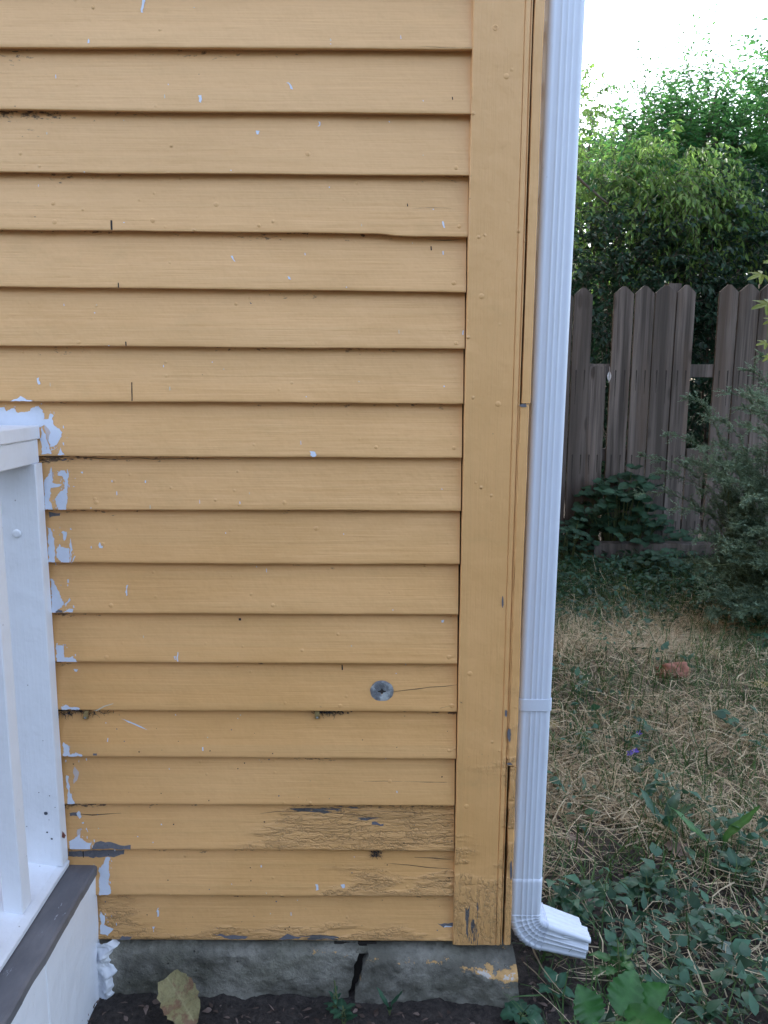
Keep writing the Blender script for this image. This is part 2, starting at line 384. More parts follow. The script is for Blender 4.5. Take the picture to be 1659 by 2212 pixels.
def peel_of(i, x, t=.5):
    k = i - NX
    if k == 15: return min(1, 1.0 * sstep(-.42, -.05, x) + .35 * (1 - t))
    if k == 16: return min(1, .9 * sstep(-.25, .05, x) * (1.15 - .9 * t) + .25 * (1 - t))
    if k == 17: return min(1, .45 + .45 * sstep(.4, 0, t) + .3 * sstep(-.45, -.56, x))
    if k == 14: return .18 * sstep(.0, .12, x)
    return .12 + .08 * sstep(.05, .14, x)
def face_y(i, x, t):
    """front surface of board i at x, t=0 lower edge, 1 under the lap above"""
    y = lerp(YB, YT, t) + .0009 * nz(x * 3, i * 5.1, t * 1.5) + .00035 * nz(x * 14, i * 5.1, t * 5)
    return y
XR = .1462
clap_data = {}
for i in range(len(rowz)):
    mb = MB(); x1 = rowz[i][3] - .0012; x0 = -1.45
    nxs = 210; X = [lerp(x0, x1, j / (nxs - 1)) for j in range(nxs)]
    rows = []; pe = []; gr = []
    # underside back, underside front, rounded edge, face rows
    for q in range(12):
        row = []
        for x in X:
            z0 = zrow(i, x); zt = zrow(i - 1, x) + .012
            if q == 0: row.append((x, .004, z0 + .004)); t = 0
            elif q == 1: row.append((x, face_y(i, x, 0) + .0035, z0 + .0002)); t = 0
            elif q == 2: row.append((x, face_y(i, x, 0) + .0009, z0 + .0003)); t = 0
            else:
                t = [0.016, .06, .14, .26, .4, .55, .7, .84, 1.0][q - 3]; z = lerp(z0, zt, t)
                row.append((x, face_y(i, x, t), z))
            k = i - NX
            pe.append(peel_of(i, x, t) if q > 2 else .05)
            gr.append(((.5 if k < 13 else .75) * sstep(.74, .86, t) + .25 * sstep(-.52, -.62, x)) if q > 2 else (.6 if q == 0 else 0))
        rows.append(row)
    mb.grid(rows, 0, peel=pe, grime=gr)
    e = [r[-1] for r in rows]; mb.add(e + [(e[-1][0], .004, e[-1][2])], [tuple(range(len(e) + 1))], 0)
    clap_data[i] = mb
def board_at(x, z):
    for i in range(len(rowz)):
        if z >= zrow(i, x): return i
    return len(rowz) - 1
def on_board(u, v, i=None):
    p = W(u, v, -.010); i = board_at(p.x, p.z) if i is None else i
    z0 = zrow(i, p.x); zt = zrow(i - 1, p.x) + .012
    t = max(.004, min(.86, (p.z - z0) / (zt - z0))); p = W(u, v, lerp(YB, YT, t))
    t = max(.004, min(.87, (p.z - z0) / (zt - z0)))
    return i, p.x, z0 + t * (zt - z0), t
def decal(pts, mi, jit=1.5, thick=.0007, sub=6):
    """a thin film of paint (or a crack) lying on the board it belongs to"""
    cx = sum(p[0] for p in pts) / len(pts); cy = sum(p[1] for p in pts) / len(pts)
    i = on_board(cx, cy)[0]; out = []
    for a, b in zip(pts, pts[1:] + pts[:1]):
        L = math.hypot(b[0] - a[0], b[1] - a[1]); n = max(1, int(L / sub))
        for q in range(n):
            t = q / n; uu = lerp(a[0], b[0], t); vv = lerp(a[1], b[1], t)
            if jit > 1:
                uu += 3.6 * nz(uu * .07, vv * .07, 1) + 2.2 * nz(uu * .3, vv * .3, 2); vv += 3.2 * nz(uu * .07, vv * .07, 5) + 2.0 * nz(uu * .3, vv * .3, 7)
                out.append((uu + (random.random() - .5) * 1.5, vv + (random.random() - .5) * 1.3))
            else: out.append((uu + jit * (random.random() - .5) * 1.6, vv + jit * (random.random() - .5) * 1.2))
    V = []
    for uu, vv in out:
        _, x, z, t = on_board(uu, vv, i); V.append((x, face_y(i, x, t) - thick, z))
    clap_data[i].add(V, [tuple(range(len(V)))], mi, peel=[0] * len(V), grime=[0] * len(V))
def Z1(L): return [(a * .25, 829.5 + b * .25) for a, b in L]
def Z2(L): return [(a * .375, 1382.5 + b * .375) for a, b in L]
SM = [
 Z1([(-60,205),(40,200),(60,235),(90,215),(120,210),(150,245),(200,240),(260,230),(290,200),(335,195),(365,225),(380,270),(375,300),(430,300),(425,260),(440,245),(458,265),(455,310),(470,350),(510,385),(540,420),(520,470),(490,530),(440,545),(430,500),(425,400),(385,355),(300,395),(-60,440)]),
 Z1([(360,365),(385,420),(420,500),(435,560),(455,606),(360,606)]), Z1([(90,150),(150,130),(180,100),(230,130),(300,150)]),
 Z1([(500,606),(525,545),(530,590),(560,608)]), Z1([(445,570),(500,540),(495,548),(440,582)]),
 Z1([(380,830),(430,790),(448,715),(455,790),(450,850),(500,860),(540,875),(510,895),(440,900),(430,990),(455,1085),(390,1085)]),
 Z1([(500,770),(530,740),(560,745),(570,780),(585,735),(593,800),(585,960),(575,1085),(500,1085),(480,1000),(510,930),(560,900),(562,840),(540,790),(505,790)]),
 Z1([(420,1240),(435,1250),(455,1290),(480,1420),(485,1545),(420,1545)]), Z1([(530,1280),(585,1275),(575,1320),(555,1350),(545,1310)]),
 Z1([(490,1430),(515,1375),(530,1405),(590,1420),(600,1480),(600,1540),(530,1540),(495,1490)]), Z1([(615,1330),(625,1400),(612,1540),(603,1540),(600,1420)]), Z1([(640,1490),(650,1490),(635,1540),(626,1540)]),
 Z1([(440,1680),(465,1690),(490,1740),(520,1820),(540,1870),(560,1910),(540,1920),(480,1970),(450,1970)]), Z1([(578,1690),(592,1690),(592,1715),(575,1715)]), Z1([(545,1970),(600,1945),(628,1945),(630,1972)]),
 Z1([(560,1905),(600,1855),(606,1870),(575,1920)]), Z1([(610,1235),(624,1240),(622,1258),(612,1252)]),
 Z1([(1092,1740),(1108,1740),(1106,1800),(1101,1840)]), Z1([(860,1370),(875,1385),(890,1392),(882,1412),(862,1412)]), Z1([(705,755),(722,755),(720,770),(708,770)]), Z1([(1250,830),(1258,830),(1258,855),(1253,855)]),
 Z2([(320,20),(360,35),(370,105),(400,105),(415,92),(443,125),(330,125)]), Z2([(432,160),(452,165),(448,182),(435,178)]), Z2([(1005,90),(1018,88),(1022,110),(1012,108)]), Z2([(1021,65),(1026,65),(1029,125),(1024,125)]),
 Z2([(355,385),(380,375),(400,390),(440,385),(470,398),(360,400)]), Z2([(365,590),(395,610),(398,655),(440,655),(470,658),(475,672),(370,672)]), Z2([(616,568),(621,568),(626,588),(621,588)]),
 Z2([(385,780),(398,780),(408,880),(432,945),(390,945)]), Z2([(455,985),(475,1010),(460,1025),(440,1000)]), Z2([(478,1052),(488,1052),(486,1060),(478,1060)]), Z2([(496,1080),(508,1108),(502,1112),(494,1090)]),
 Z2([(405,1160),(460,1115),(465,1140),(500,1165),(520,1170),(522,1202),(405,1202)]), Z2([(530,1180),(560,1185),(590,1200),(535,1202)]), Z2([(575,1330),(610,1250),(640,1250),(625,1300),(630,1380),(635,1465),(570,1468)]),
 Z2([(580,1560),(610,1590),(600,1640),(650,1660),(620,1700),(580,1690)]), Z2([(880,1650),(892,1650),(891,1680),(884,1680)]), Z2([(580,1740),(690,1740),(690,1752),(580,1752)]),
 [(620,178),(628,183),(632,193),(626,192)], [(554,284),(562,282),(560,291),(555,292)], [(429,205),(434,205),(434,223),(430,221)], [(310,0),(306,28),(310,28),(314,0)],
 [(667,976),(676,974),(684,984),(675,988),(670,984)], [(955,478),(959,478),(961,492),(957,492)], [(273,1265),(277,1265),(277,1287),(274,1287)], [(499,553),(502,553),(508,563),(505,563)],
 [(681,1910),(688,1910),(688,1922),(683,1922)], [(736,1911),(746,1909),(746,1917),(738,1918)], [(341,1960),(344,1960),(343,1980),(340,1980)], [(956,1338),(960,1338),(957,1345),(953,1345)], [(82,818),(86,816),(87,830),(84,829)],
 [(689,265),(692,265),(691,273),(688,273)], [(624,596),(628,598),(629,604),(624,602)], [(190,86),(193,86),(193,94),(190,94)], [(1000,714),(1003,714),(1003,724),(1000,724)],
 [(960,2000),(1010,2000),(1010,2003),(960,2003)],
]
for s_ in SM:
    decal(s_, 1, 1.6, sub=2.2 if len(s_) > 6 else 4)
    if len(s_) > 5:          # dry-brush crumbs and spatter round each smear
        for _ in range(len(s_)):
            a_ = random.choice(s_); u_ = a_[0] + random.gauss(5, 7); v_ = a_[1] + random.gauss(0, 6); h_ = random.uniform(1.5, 7); w_ = random.uniform(1, 3)
            decal([(u_, v_), (u_ + w_, v_ + .6), (u_ + w_ * .9, v_ + h_), (u_ + w_ * .2, v_ + h_ * .8)], random.choice([1, 1, 5]), .8, .0006, 3)
for s_ in [Z1([(375,320),(430,330),(432,420),(425,500),(400,440)]), Z1([(400,860),(440,850),(450,720),(455,760),(458,850),(440,880)]), Z2([(430,730),(458,760),(440,800),(420,830),(425,780)]), Z2([(450,1090),(470,1080),(468,1120),(448,1130)])]: decal(s_, 5, 1.4, .0006)
for s_ in [Z2([(530,1200),(545,1175),(580,1162),(640,1160),(700,1185),(755,1180),(750,1205),(535,1206)]), Z2([(395,1212),(560,1212),(720,1210),(715,1235),(640,1245),(540,1250),(395,1250)]), Z2([(640,1752),(690,1722),(700,1708),(765,1706),(740,1728),(770,1740),(830,1748)]),
           [(460,2017),(480,2019),(535,2024),(530,2028),(500,2029)], [(612,2022),(622,2017),(650,2024),(645,2029),(600,2029)], [(803,1777),(828,1779),(828,1783),(803,1783)], [(540,650+1),(542,652),(543,655),(540,655)],
           Z2([(400,990),(440,990),(470,1000),(460,1010),(400,1015)]), Z2([(535,652),(560,652),(560,660),(535,660)]), Z1([(535,650),(580,648),(582,662),(540,664)]), Z1([(420,1105),(525,1112),(520,1135),(420,1155)]),
           Z1([(480,1950),(540,1950),(543,1972),(480,1972)]), [(945,1995),(980,1992),(984,1999),(960,2003)]]: decal(s_, 2, 1.6, .0005)
def crack_line(pts, w=1.2):
    up = [(a, b - w * (.3 + .7 * random.random()) * (0.2 if j in (0, len(pts) - 1) else 1) / 2) for j, (a, b) in enumerate(pts)]
    dn = [(a, b + w * (.3 + .7 * random.random()) * (0.2 if j in (0, len(pts) - 1) else 1) / 2) for j, (a, b) in enumerate(pts)]
    decal(up + dn[::-1], 3, .25, .0004, 9)
crack_line([(830,1497),(870,1491),(900,1488),(930,1484),(960,1482),(988,1479)], 1.6)
crack_line([(938,1674-180),(950,1530),(975,1524)][1:], 2.0); crack_line([(895,1951-100),(940,1853),(980,1857)], 2)
crack_line([(870,1688),(930,1689),(985,1690)], 1.6); crack_line([(785,1688),(830,1687),(870,1688)], 1.4)
crack_line([(100,985),(180,987),(240,992),(300,991)], 3); crack_line([(920,518),(960,519),(1008,518)], 1.6); crack_line([(830,1864),(880,1868),(930,1874),(978,1877)], 2.2)
crack_line([(900,100),(950,103),(1020,104)], 1.0); crack_line([(270,985),(330,992),(420,990),(520,993)], 1.6); crack_line([(150,1756),(200,1760),(262,1756)], 2.6)
crack_line([(890,450),(935,449),(975,450)], 1); crack_line([(700,1755),(760,1758),(800,1765)], 2.6); crack_line([(560,1757),(600,1752),(660,1752)], 1.8); crack_line([(760,1750),(850,1752),(930,1757)], 1.4)
decal([(203, 1536), (225, 1524), (246, 1518), (246, 1519.3), (226, 1526), (205, 1538)], 4, .3, .003, 6); decal([(262, 1551), (282, 1558), (305, 1568), (320, 1577), (302, 1569.5), (278, 1559.5)], 1, .6, .0008, 5)
def slit(u, v0, v1, w=1.8, mi=3): decal([(u - w / 2, v0), (u + w / 2, v0), (u + w / 2 + .6, v1), (u - w / 2 + .6, v1)], mi, .3, .0006)
slit(241, 476, 497, 4); slit(256, 611, 622, 2.5); slit(272, 738, 747, 2.5); slit(285, 826, 866, 2.0); slit(177, 1812, 1834, 2.2); slit(180, 1838, 1852, 2.2); slit(1107-130, 210, 216, 2)
slit(931, 532, 541, 2.5); slit(880, 440, 446, 2); slit(518, 1335, 1340, 5); slit(739, 1436, 1447, 3)
for _ in range(95):        # small stray flecks of the white paint, mostly fine vertical ticks
    u = random.uniform(0, 975); v = random.uniform(10, 2000)
    if u < 190 and v > 900: continue
    h = random.choice([2, 2.5, 3, 5, 8]); w = random.choice([1.2, 1.6, 2.2])
    decal([(u, v), (u + w, v), (u + w + .7, v + h), (u + .4, v + h)], random.choice([1, 1, 4]), .4, .0006)
for _ in range(60):
    u = random.uniform(150, 975); v = random.uniform(1550, 2020); w = random.uniform(1.2, 3)
    decal([(u, v), (u + w, v + .5), (u + w * .8, v + w), (u + .3, v + w)], random.choice([3, 3, 2]), .5, .0006)
def nailhead(u, v, r=4):
    i, x, z, t = on_board(u, v); R = r * .0009; c = face_y(i, x, t); rings = []
    for q, (rr, hh) in enumerate([(1.35, -.0002), (1.0, .0007), (.8, .0012), (.35, .0013)]):
        rings.append([(x + R * rr * math.cos(a), c - hh, z + R * rr * math.sin(a)) for a in [2 * math.pi * w_ / 10 for w_ in range(10)]])
    clap_data[i].grid(rings, 0, close=True, peel=[.1] * 40, grime=[0] * 40)
    clap_data[i].add(rings[-1], [tuple(range(10))], 0, peel=[.1] * 10, grime=[0] * 10)
for u, v in [(992,490),(118,480),(115,440),(467,442),(330,477),(980,612),(665,333),(205,1078),(208,1086),(614,1086),(240,1308),(976,1525),(980,968),(985,742),(170,740),(812,966),(683,1142),(222,1176),(842,1688),(973,1912),(1000-30,1420),(560,488),(985,363),(230,1420),(590,1308),(735,1525),(970,1622)]: nailhead(u, v, random.uniform(3, 4.6))
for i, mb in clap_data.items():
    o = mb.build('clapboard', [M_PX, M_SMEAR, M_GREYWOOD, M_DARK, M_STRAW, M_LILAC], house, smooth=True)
    k = i - NX
    if k == 15: o['label'] = 'clapboard with heavily cracked and flaking yellow paint'
    if k == 17: o['label'] = 'lowest clapboard with split and chipped lower edge'

# corner board: wide face, quirk and bead, then the split strip
ZB, ZT = .172, 5.6
def vstrip(name, prof, z0, z1, ncz, mats, peelf, wob=.0006, parent=house, seed=0, label=None):
    mb = MB(); rows = []; pe = []; gr = []
    n = len(prof)
    for q in range(ncz):
        z = lerp(z0, z1, q / (ncz - 1)); row = []
        for j, (x, y) in enumerate(prof):
            w = wob * nz(seed + j * 1.3, z * 5, 0) + wob * .5 * nz(seed + j * 2.3, z * 31, 0)
            row.append((x + (w if 0 < j < n - 1 else 0), y + .6 * w, z + (.0015 * nz(x * 60, seed, 3) if q == 0 else 0)))
            pe.append(peelf(x, z)); gr.append(.25 if j in (1, 2, n - 2) else 0)
        rows.append(row)
    mb.grid(rows, 0, peel=pe, grime=gr)
    mb.add(rows[0], [tuple(range(n))], 0, peel=[.9] * n); mb.add(rows[-1], [tuple(reversed(range(n)))], 0)
    o = mb.build(name, mats, parent, smooth=False)
    if label: o['label'] = label
    return o
def pc(x, z): return min(1, .10 + .28 * sstep(.9, .5, z) + .75 * sstep(.52, .17, z) + .25 * sstep(.235, .25, x))
def smoothprof(pts, n=1): return pts
yf = -.0235
prof = [(.1475, .0), (.1475, yf + .002), (.1490, yf), (.17, yf), (.19, yf), (.21, yf), (.228, yf), (.2345, yf), (.2355, yf + .002), (.2365, yf + .0005), (.2390, yf - .0006), (.2420, yf - .0004), (.2445, yf + .0005), (.2452, yf + .0028), (.2462, yf + .0035), (.2468, yf + .0015), (.2485, yf + .001), (.2485, 0)]
vstrip('corner_board', prof, ZB, ZT, 330, M_PZ, pc)
zj1 = W(1140, 873, yf).z; zj2 = W(1106, 1655, yf).z
def ps(x, z): return min(1, .35 + .7 * sstep(.75, .25, z))
vstrip('corner_strip', [(.2525, .03), (.2520, yf + .003), (.2530, yf + .0005), (.2600, yf), (.2675, yf + .0006), (.2688, yf + .003), (.2688, .03)], zj1 + .0015, ZT, 200, M_PZ, ps, seed=3, wob=.0011)
vstrip('corner_strip', [(.2500, .03), (.2488, yf + .002), (.2500, yf - .0012), (.2580, yf - .002), (.2650, yf - .0012), (.2662, yf + .003), (.2662, .03)], zj2 + .001, zj1 - .0008, 70, M_PZ, ps, seed=5, wob=.0019)
vstrip('corner_strip', [(.2542, .03), (.2538, yf + .004), (.2550, yf + .0012), (.2600, yf + .001), (.2655, yf + .0012), (.2668, yf + .004), (.2668, .03)], ZB, zj2 - .0018, 90, M_PZ, lambda x, z: .9, seed=8, wob=.0026)
for u, v, w_, h_ in [(1131, 876, 9, 4), (1100, 1587, 4, 16), (1093, 1540, 3, 9), (1104, 1880, 3.5, 22), (1086, 1300, 2.5, 14), (1100, 1650, 6, 3)]:
    n_ = 16; yy_ = yf - .0032; P_ = [W(u + w_ * math.cos(a) * random.uniform(.6, 1.15), v + h_ * math.sin(a) * random.uniform(.7, 1.1), yy_) for a in [2 * math.pi * q / n_ for q in range(n_)]]
    mb = MB(); mb.add(P_, [tuple(range(n_))]); mb.build('bare_wood', M_GREYWOOD, house)
mb = MB(); mb.box(.2495, .2515, -.008, .02, ZB + .01, ZT); mb.build('gap_backing', M_DARK, house)
# nail heads and screws in the corner board
for u, v in [(1070,60),(1076,873),(1015,1455),(1008,1742),(1094,365-200),(1040,640)]:
    p = W(u, v, yf); mb = MB(); R_ = .0042; rings = []
    for rr, hh in [(1.4, -.0004), (1.0, .0006), (.75, .0011), (.3, .0011 if v != 60 else -.002)]:
        rings.append([(p.x + R_ * rr * math.cos(a), yf - hh, p.z + R_ * rr * math.sin(a)) for a in [2 * math.pi * w_ / 12 for w_ in range(12)]])
    mb.grid(rings, 0, close=True, peel=[.3] * 48, grime=[.3] * 48); mb.add(rings[-1], [tuple(range(12))], 0); mb.build('nail_head', M_PZ, house, smooth=True)

# wall behind and round the corner, extended up and back to shade the yard
mb = MB(); mb.box(-6, .245, .006, 7.5, ZB + .004, 5.6); mb.build('wall', M_DARK, house)
mb = MB(); zt_ = rowz[0][0] + .1017; rows = []
while zt_ < 5.5: rows += [[(-6, .003, zt_), (.147, .003, zt_)], [(-6, YB, zt_ + .001), (.147, YB, zt_ + .001)], [(-6, YT, zt_ + .1017), (.147, YT, zt_ + .1017)]]; zt_ += .1017
mb.grid(rows)
for k in range(-2, 52):
    zt_ = rowz[0][0] + .1017 - .1017 * k
    if zt_ > ZB - .02: mb.grid([[(-6, YB, zt_ + .001), (-1.455, YB, zt_ + .001)], [(-6, YT, zt_ + .1017), (-1.455, YT, zt_ + .1017)]])
mb.build('outer_siding', M_PX, house)
mb = MB(); mb.box(-6.3, .6, -.35, 7.9, 5.6, 5.75); mb.build('roof', M_DARK, house)  # unseen roof slab, put on to help the house block the sun
mb = MB(); rows = []; n = 54
for i in range(n):
    z0 = ZB + i * .1; rows += [[(.2535, .075, z0 + .001), (.2535, 7.5, z0 + .001)], [(.2655, .075, z0 + .002), (.2655, 7.5, z0 + .002)], [(.254, .075, z0 + .1), (.254, 7.5, z0 + .1)]]
mb.grid(rows, 0, flip=True); mb.build('side_siding', M_PX, house)
mb = MB(); mb.box(.2485, .2665, .031, .074, ZB, 5.6); mb.build('side_corner_board', M_PZ, house)

# round metal plug with a ragged cross-shaped hole
i_, px_, pz_, pt_ = on_board(825, 1493); c = Vector((px_, face_y(i_, px_, pt_) - .001, pz_))
def metal():
    k = NT('galvanised_plug', .6); k.b.inputs['Metallic'].default_value = .25
    n = k.noise(k.tc, 90, 5, .7)
    k.bump(k.math('MULTIPLY', n, .004))
    m2 = k.ss(k.noise(k.tc, 45, 3), .42, .6)
    return k.base(k.mix(m2, (.17, .18, .20), (.42, .45, .46)))
M_METAL = metal()
plug = MB(); R_ = .0218; seg = 40; rings = []
for rr, hh in [(1.06, -.0012), (1.03, .0008), (.97, .0018), (.8, .0020), (.6, .0014), (.44, .0006)]:
    rings.append([(c.x + R_ * (rr + .035 * nz(math.cos(a) * 3, math.sin(a) * 3, rr)) * math.cos(a), c.y - hh, c.z + R_ * .96 * (rr + .035 * nz(math.cos(a) * 3, math.sin(a) * 3, rr)) * math.sin(a)) for a in [2 * math.pi * q / seg for q in range(seg)]])
def holer(a): return .17 + .20 * max(0, math.cos(2 * a)) ** 6 * (1.1 if math.cos(a) ** 2 > .5 else 1) + .13 * max(0, math.cos(2 * (a + math.pi / 2))) ** 5
rings.append([(c.x + R_ * holer(a) * math.cos(a), c.y - .0003, c.z + R_ * holer(a) * math.sin(a)) for a in [2 * math.pi * q / seg for q in range(seg)]])
plug.grid(rings, 0, close=True)
po = plug.build('wall_plug', M_METAL, house, smooth=True); po['label'] = 'round galvanised metal plug with a ragged hole'
mb = MB(); mb.add([(c.x + R_ * .5 * math.cos(a), c.y + .0002, c.z + R_ * .5 * math.sin(a)) for a in [2 * math.pi * q / 20 for q in range(20)]], [tuple(range(20))])
mb.build('hole', M_DARK, po)

# foundation: two cracked concrete blocks with a ledge
def fblock(name, cols, topv, ledge, seed, xend=None, label=None):
    """cols: list of (x_top, x_bottom)"""
    mb = MB(); rows = []; orr = []
    ns = len(cols)
    prof = [(0.02, 0, 1.0), (-.008, 0.0, 1.0), (-.4, .0, 1), (-.8, .001, 1), (-1, -.004, 1)]
    zz = [0, 0, -.001, -.003, -.008, -.014, -.020, -.027, -.034, -.041, -.048, -.055, -.062, -.069, -.076, -.083, -.090, -.098, -.106, -.115, -.125, -.15, -.24]
    yy = [.03, -.004, -.35, -.75, -1, -1.05] + [-1.06] * 6 + [-1.08] * 11
    for q in range(len(zz)):
        row = []; f = max(0, min(1, -zz[q] / .14))
        for j, (xt, xb) in enumerate(cols):
            x = lerp(xt, xb, f); t = topv(x)
            y = yy[q] if yy[q] > -.01 else yy[q] * ledge(x)
            z = t + zz[q] + (-.012 * (-yy[q]) if -1 <= yy[q] < -.01 else (-.012 if q > 3 else 0))
            a = .009 if q > 1 else 0
            y += a * nz(x * 14, z * 14, seed) + a * .55 * nz(x * 45, z * 45, seed) + a * .3 * nz(x * 120, z * 120, seed); z += (a * .7 * nz(x * 17, seed, y * 20) if 1 < q < 8 else 0)
            if abs(x) < 3 and q > 2: x += jag(z) * (sstep(ns * .80, ns - 1, j) if seed == 1 else sstep(ns * .2, 0, j))
            if seed == 2: x += .008 * nz(z * 26, 9, 1) * sstep(ns * .85, ns - 1, j)
            row.append((x, y, z))
            orr.append(max(0, 1 - abs(q - 4) / 2.2) * (.9 if seed != 2 or True else 0) * (.75 * sstep(-.35, -.1, x) if seed == 1 else .75 + .35 * sstep(.08, .2, x)) + (.5 * sstep(.17, .25, x) if q < 9 else 0))
        rows.append(row)
    mb.grid(rows, 0, flip=True, orange=orr)
    for side in (0, -1):     # ends
        e = [r[side] for r in rows]; mb.add(e + [(p[0], .03, p[2]) for p in e], [(a, a + 1, a + 1 + len(e), a + len(e)) for a in range(len(e) - 1)], 0, orange=[.5] * (2 * len(e)))
    o = mb.build(name, M_CONC, house, smooth=True)
    if label: o['label'] = label
    return o
def jag(z): return .012 * nz(z * 22, 3, 0) + .006 * nz(z * 60, 5, 0) + .0025 * nz(z * 150, 6, 0)
zl = W(600, 2052, -.02).z; xc0 = W(772, 2050, -.025).x; xc1 = W(752, 2160, -.03).x
cols = [(lerp(-1.45, xc0, t), lerp(-1.45, xc1 - .002, t)) for t in np.linspace(0, 1, 200)]
fblock('foundation_block', cols, lambda x: .1665, lambda x: .024, 1, label='left foundation block, dark green-grey concrete')
xd0 = W(788, 2060, -.03).x + .004; xd1 = W(756, 2170, -.04).x; xe = .290
cols = [(lerp(xd0, xe - .012, t), lerp(xd1 + .002, xe, t)) for t in np.linspace(0, 1, 110)]
fblock('foundation_block', cols, lambda x: .160 - .022 * sstep(.12, .27, x), lambda x: .036 + .014 * sstep(.1, .25, x) + .006 * nz(x * 6, 1, 1), 2, label='right foundation block broken off along a crack, ledge showing orange paint')
mb = MB(); mb.box(xe - .3, xe - .012, .032, 7.5, -.1, .168); mb.build('side_foundation', M_CONC, house)
mb = MB(); mb.box(xc1 - .03, xd0 + .02, -.006, .03, -.1, .164); mb.build('crack_fill', M_DARK, house)
mb = MB(); q = W(782, 2050, -.018)
mb.grid([[(q.x - .010 + .004 * nz(a, b, 1), -.024 + .004 * b, .166 - .008 * b + .002 * nz(a, b, 3)) if 0 else (q.x - .012 + a * .006, -.022 + .003 * nz(a, b, 2), .168 - b * .006) for a in range(5)] for b in range(4)], 0, orange=[0] * 20)
mb.build('foundation_chip', M_CONC, house)

# ------------------------------------------------------------------ little things on the wall
def brass():
    k = NT('tarnished_brass', .45); k.b.inputs['Metallic'].default_value = .6; n = k.noise(k.tc, 200, 3)
    return k.base(k.mix(n, (.30, .22, .09), (.50, .38, .18)))
M_BRASS = brass()
def clip(u, v, label, tilt):
    i, x, z, t = on_board(u, v + 8); yb = face_y(i, x, t); top = z + .020
    mb = MB(); rows = []
    for k, (dy, dz) in enumerate([(-.0005, .020), (-.008, .012), (-.0085, .003), (-.0075, -.004), (-.002, -.0065), (-.0012, -.001)]):
        rows.append([(x - .0045 + tilt * dz, yb + dy, z + dz), (x + .0045 + tilt * dz, yb + dy, z + dz)])
    mb.grid(rows); rows2 = [[(a[0], a[1] - .0008, a[2]) for a in r] for r in rows]; mb.grid(rows2)
    e = thing('cable_clip', label, 'clip', 'small metal clips under the clapboard lap')
    mb.build('strap', M_BRASS, e)
    m = MB(); m.tube([(x, yb - .0088, z - .001), (x, yb - .0098, z - .001)], .0022, .0016, 10); m.build('nail', M_METAL, e)
    return x, yb, z
cx_, cy_, cz_ = clip(686, 1537, 'small brass clip under the lap below the round metal plug', 0)
cl_ = clip(188, 1537, 'small metal clip under the lap beside the white porch post', .25)
def cobweb(x, y, z, n, sx, sz, label, seed):
    random.seed(seed); mb = MB()
    for _ in range(n):
        a = (x + random.gauss(0, sx * .35), y - random.uniform(.001, .006), z + random.uniform(0, sz))
        pts = [a]; d = Vector((random.gauss(0, 1), random.gauss(0, .15), random.gauss(-.25, .8))).normalized()
        for k in range(3):
            d = (d + Vector((random.gauss(0, .6), random.gauss(0, .1), random.gauss(0, .6)))).normalized()
            pts.append(tuple(Vector(pts[-1]) + d * random.uniform(.002, .006)))
        mb.tube(pts, random.uniform(.0003, .0008), .0002, 3)
    for _ in range(n // 3):
        p = Vector((x + random.gauss(0, sx * .4), y - .003, z + random.uniform(-.002, sz))); r = random.uniform(.0008, .0024)
        mb.add([p + Vector((r, 0, 0)), p + Vector((0, -r, 0)), p + Vector((-r, 0, 0)), p + Vector((0, r, .3 * r)), p + Vector((0, 0, r)), p - Vector((0, 0, r))],
               [(0, 1, 4), (1, 2, 4), (2, 3, 4), (3, 0, 4), (1, 0, 5), (2, 1, 5), (3, 2, 5), (0, 3, 5)], 0)
    o = mb.build('cobweb', simple('dusty_web_%d' % seed, (.045, .04, .04), .9), None); tag(o, label, 'cobweb')
cobweb(cx_ + .020, cy_, cz_ + .006, 170, .045, .018, 'dark dusty cobweb tuft beside the brass clip under the plug', 3)
cobweb(cl_[0] - .025, cl_[1], cl_[2] + .004, 190, .09, .022, 'dark cobweb and debris in the corner by the white post', 4)
i_, x_, z_, t_ = on_board(812, 1848); cobweb(x_, face_y(i_, x_, t_), z_, 40, .012, .014, 'grey cobweb tuft on the peeling boards near the foot of the wall', 5)
random.seed(11)

# ------------------------------------------------------------------ porch (white frame at the left)
porch = thing('porch', 'white painted porch frame with grey ledge at the left of the yellow wall', 'porch')
XP = -.6392; LZ = .343
def rbox(mb, x0, x1, y0, y1, z0, z1, mi=0, b=.002, n=10):
    """board with eased edges and slight waviness along its longest axis"""
    L = [x1 - x0, y1 - y0, z1 - z0]; ax = L.index(max(L)); n = max(n, int(max(L) / .02))
    lo = [(x0, y0, z0)[k] for k in range(3)]; hi = [(x1, y1, z1)[k] for k in range(3)]
    o1, o2 = [k for k in range(3) if k != ax]
    cs = [(lo[o1] + b, lo[o2]), (hi[o1] - b, lo[o2]), (hi[o1], lo[o2] + b), (hi[o1], hi[o2] - b), (hi[o1] - b, hi[o2]), (lo[o1] + b, hi[o2]), (lo[o1], hi[o2] - b), (lo[o1], lo[o2] + b)]
    rows = []
    for q in range(n):
        t = lerp(lo[ax], hi[ax], q / (n - 1)); row = []
        for a, c_ in cs:
            p = [0, 0, 0]; p[ax] = t; p[o1] = a + .0008 * nz(t * 6, a * 9, c_ * 9); p[o2] = c_ + .0008 * nz(t * 6 + 5, a * 9, c_ * 9); row.append(tuple(p))
        rows.append(row)
    mb.grid(rows, mi, close=True, flip=(ax == 1)); mb.add(rows[0] + rows[-1], [tuple(reversed(range(8))), tuple(range(8, 16))], mi)
z_rt = W(95, 918, -.01).z                       # top of rail where it meets the wall
z_rb = W(80, 1003, -.045).z                     # underside of the rail
z_bt = W(155, 1842, -.0).z; z_bt = .362         # top of the bottom rail
mb = MB(); rbox(mb, XP - .088, XP, -.048, -.018, z_bt, z_rb)
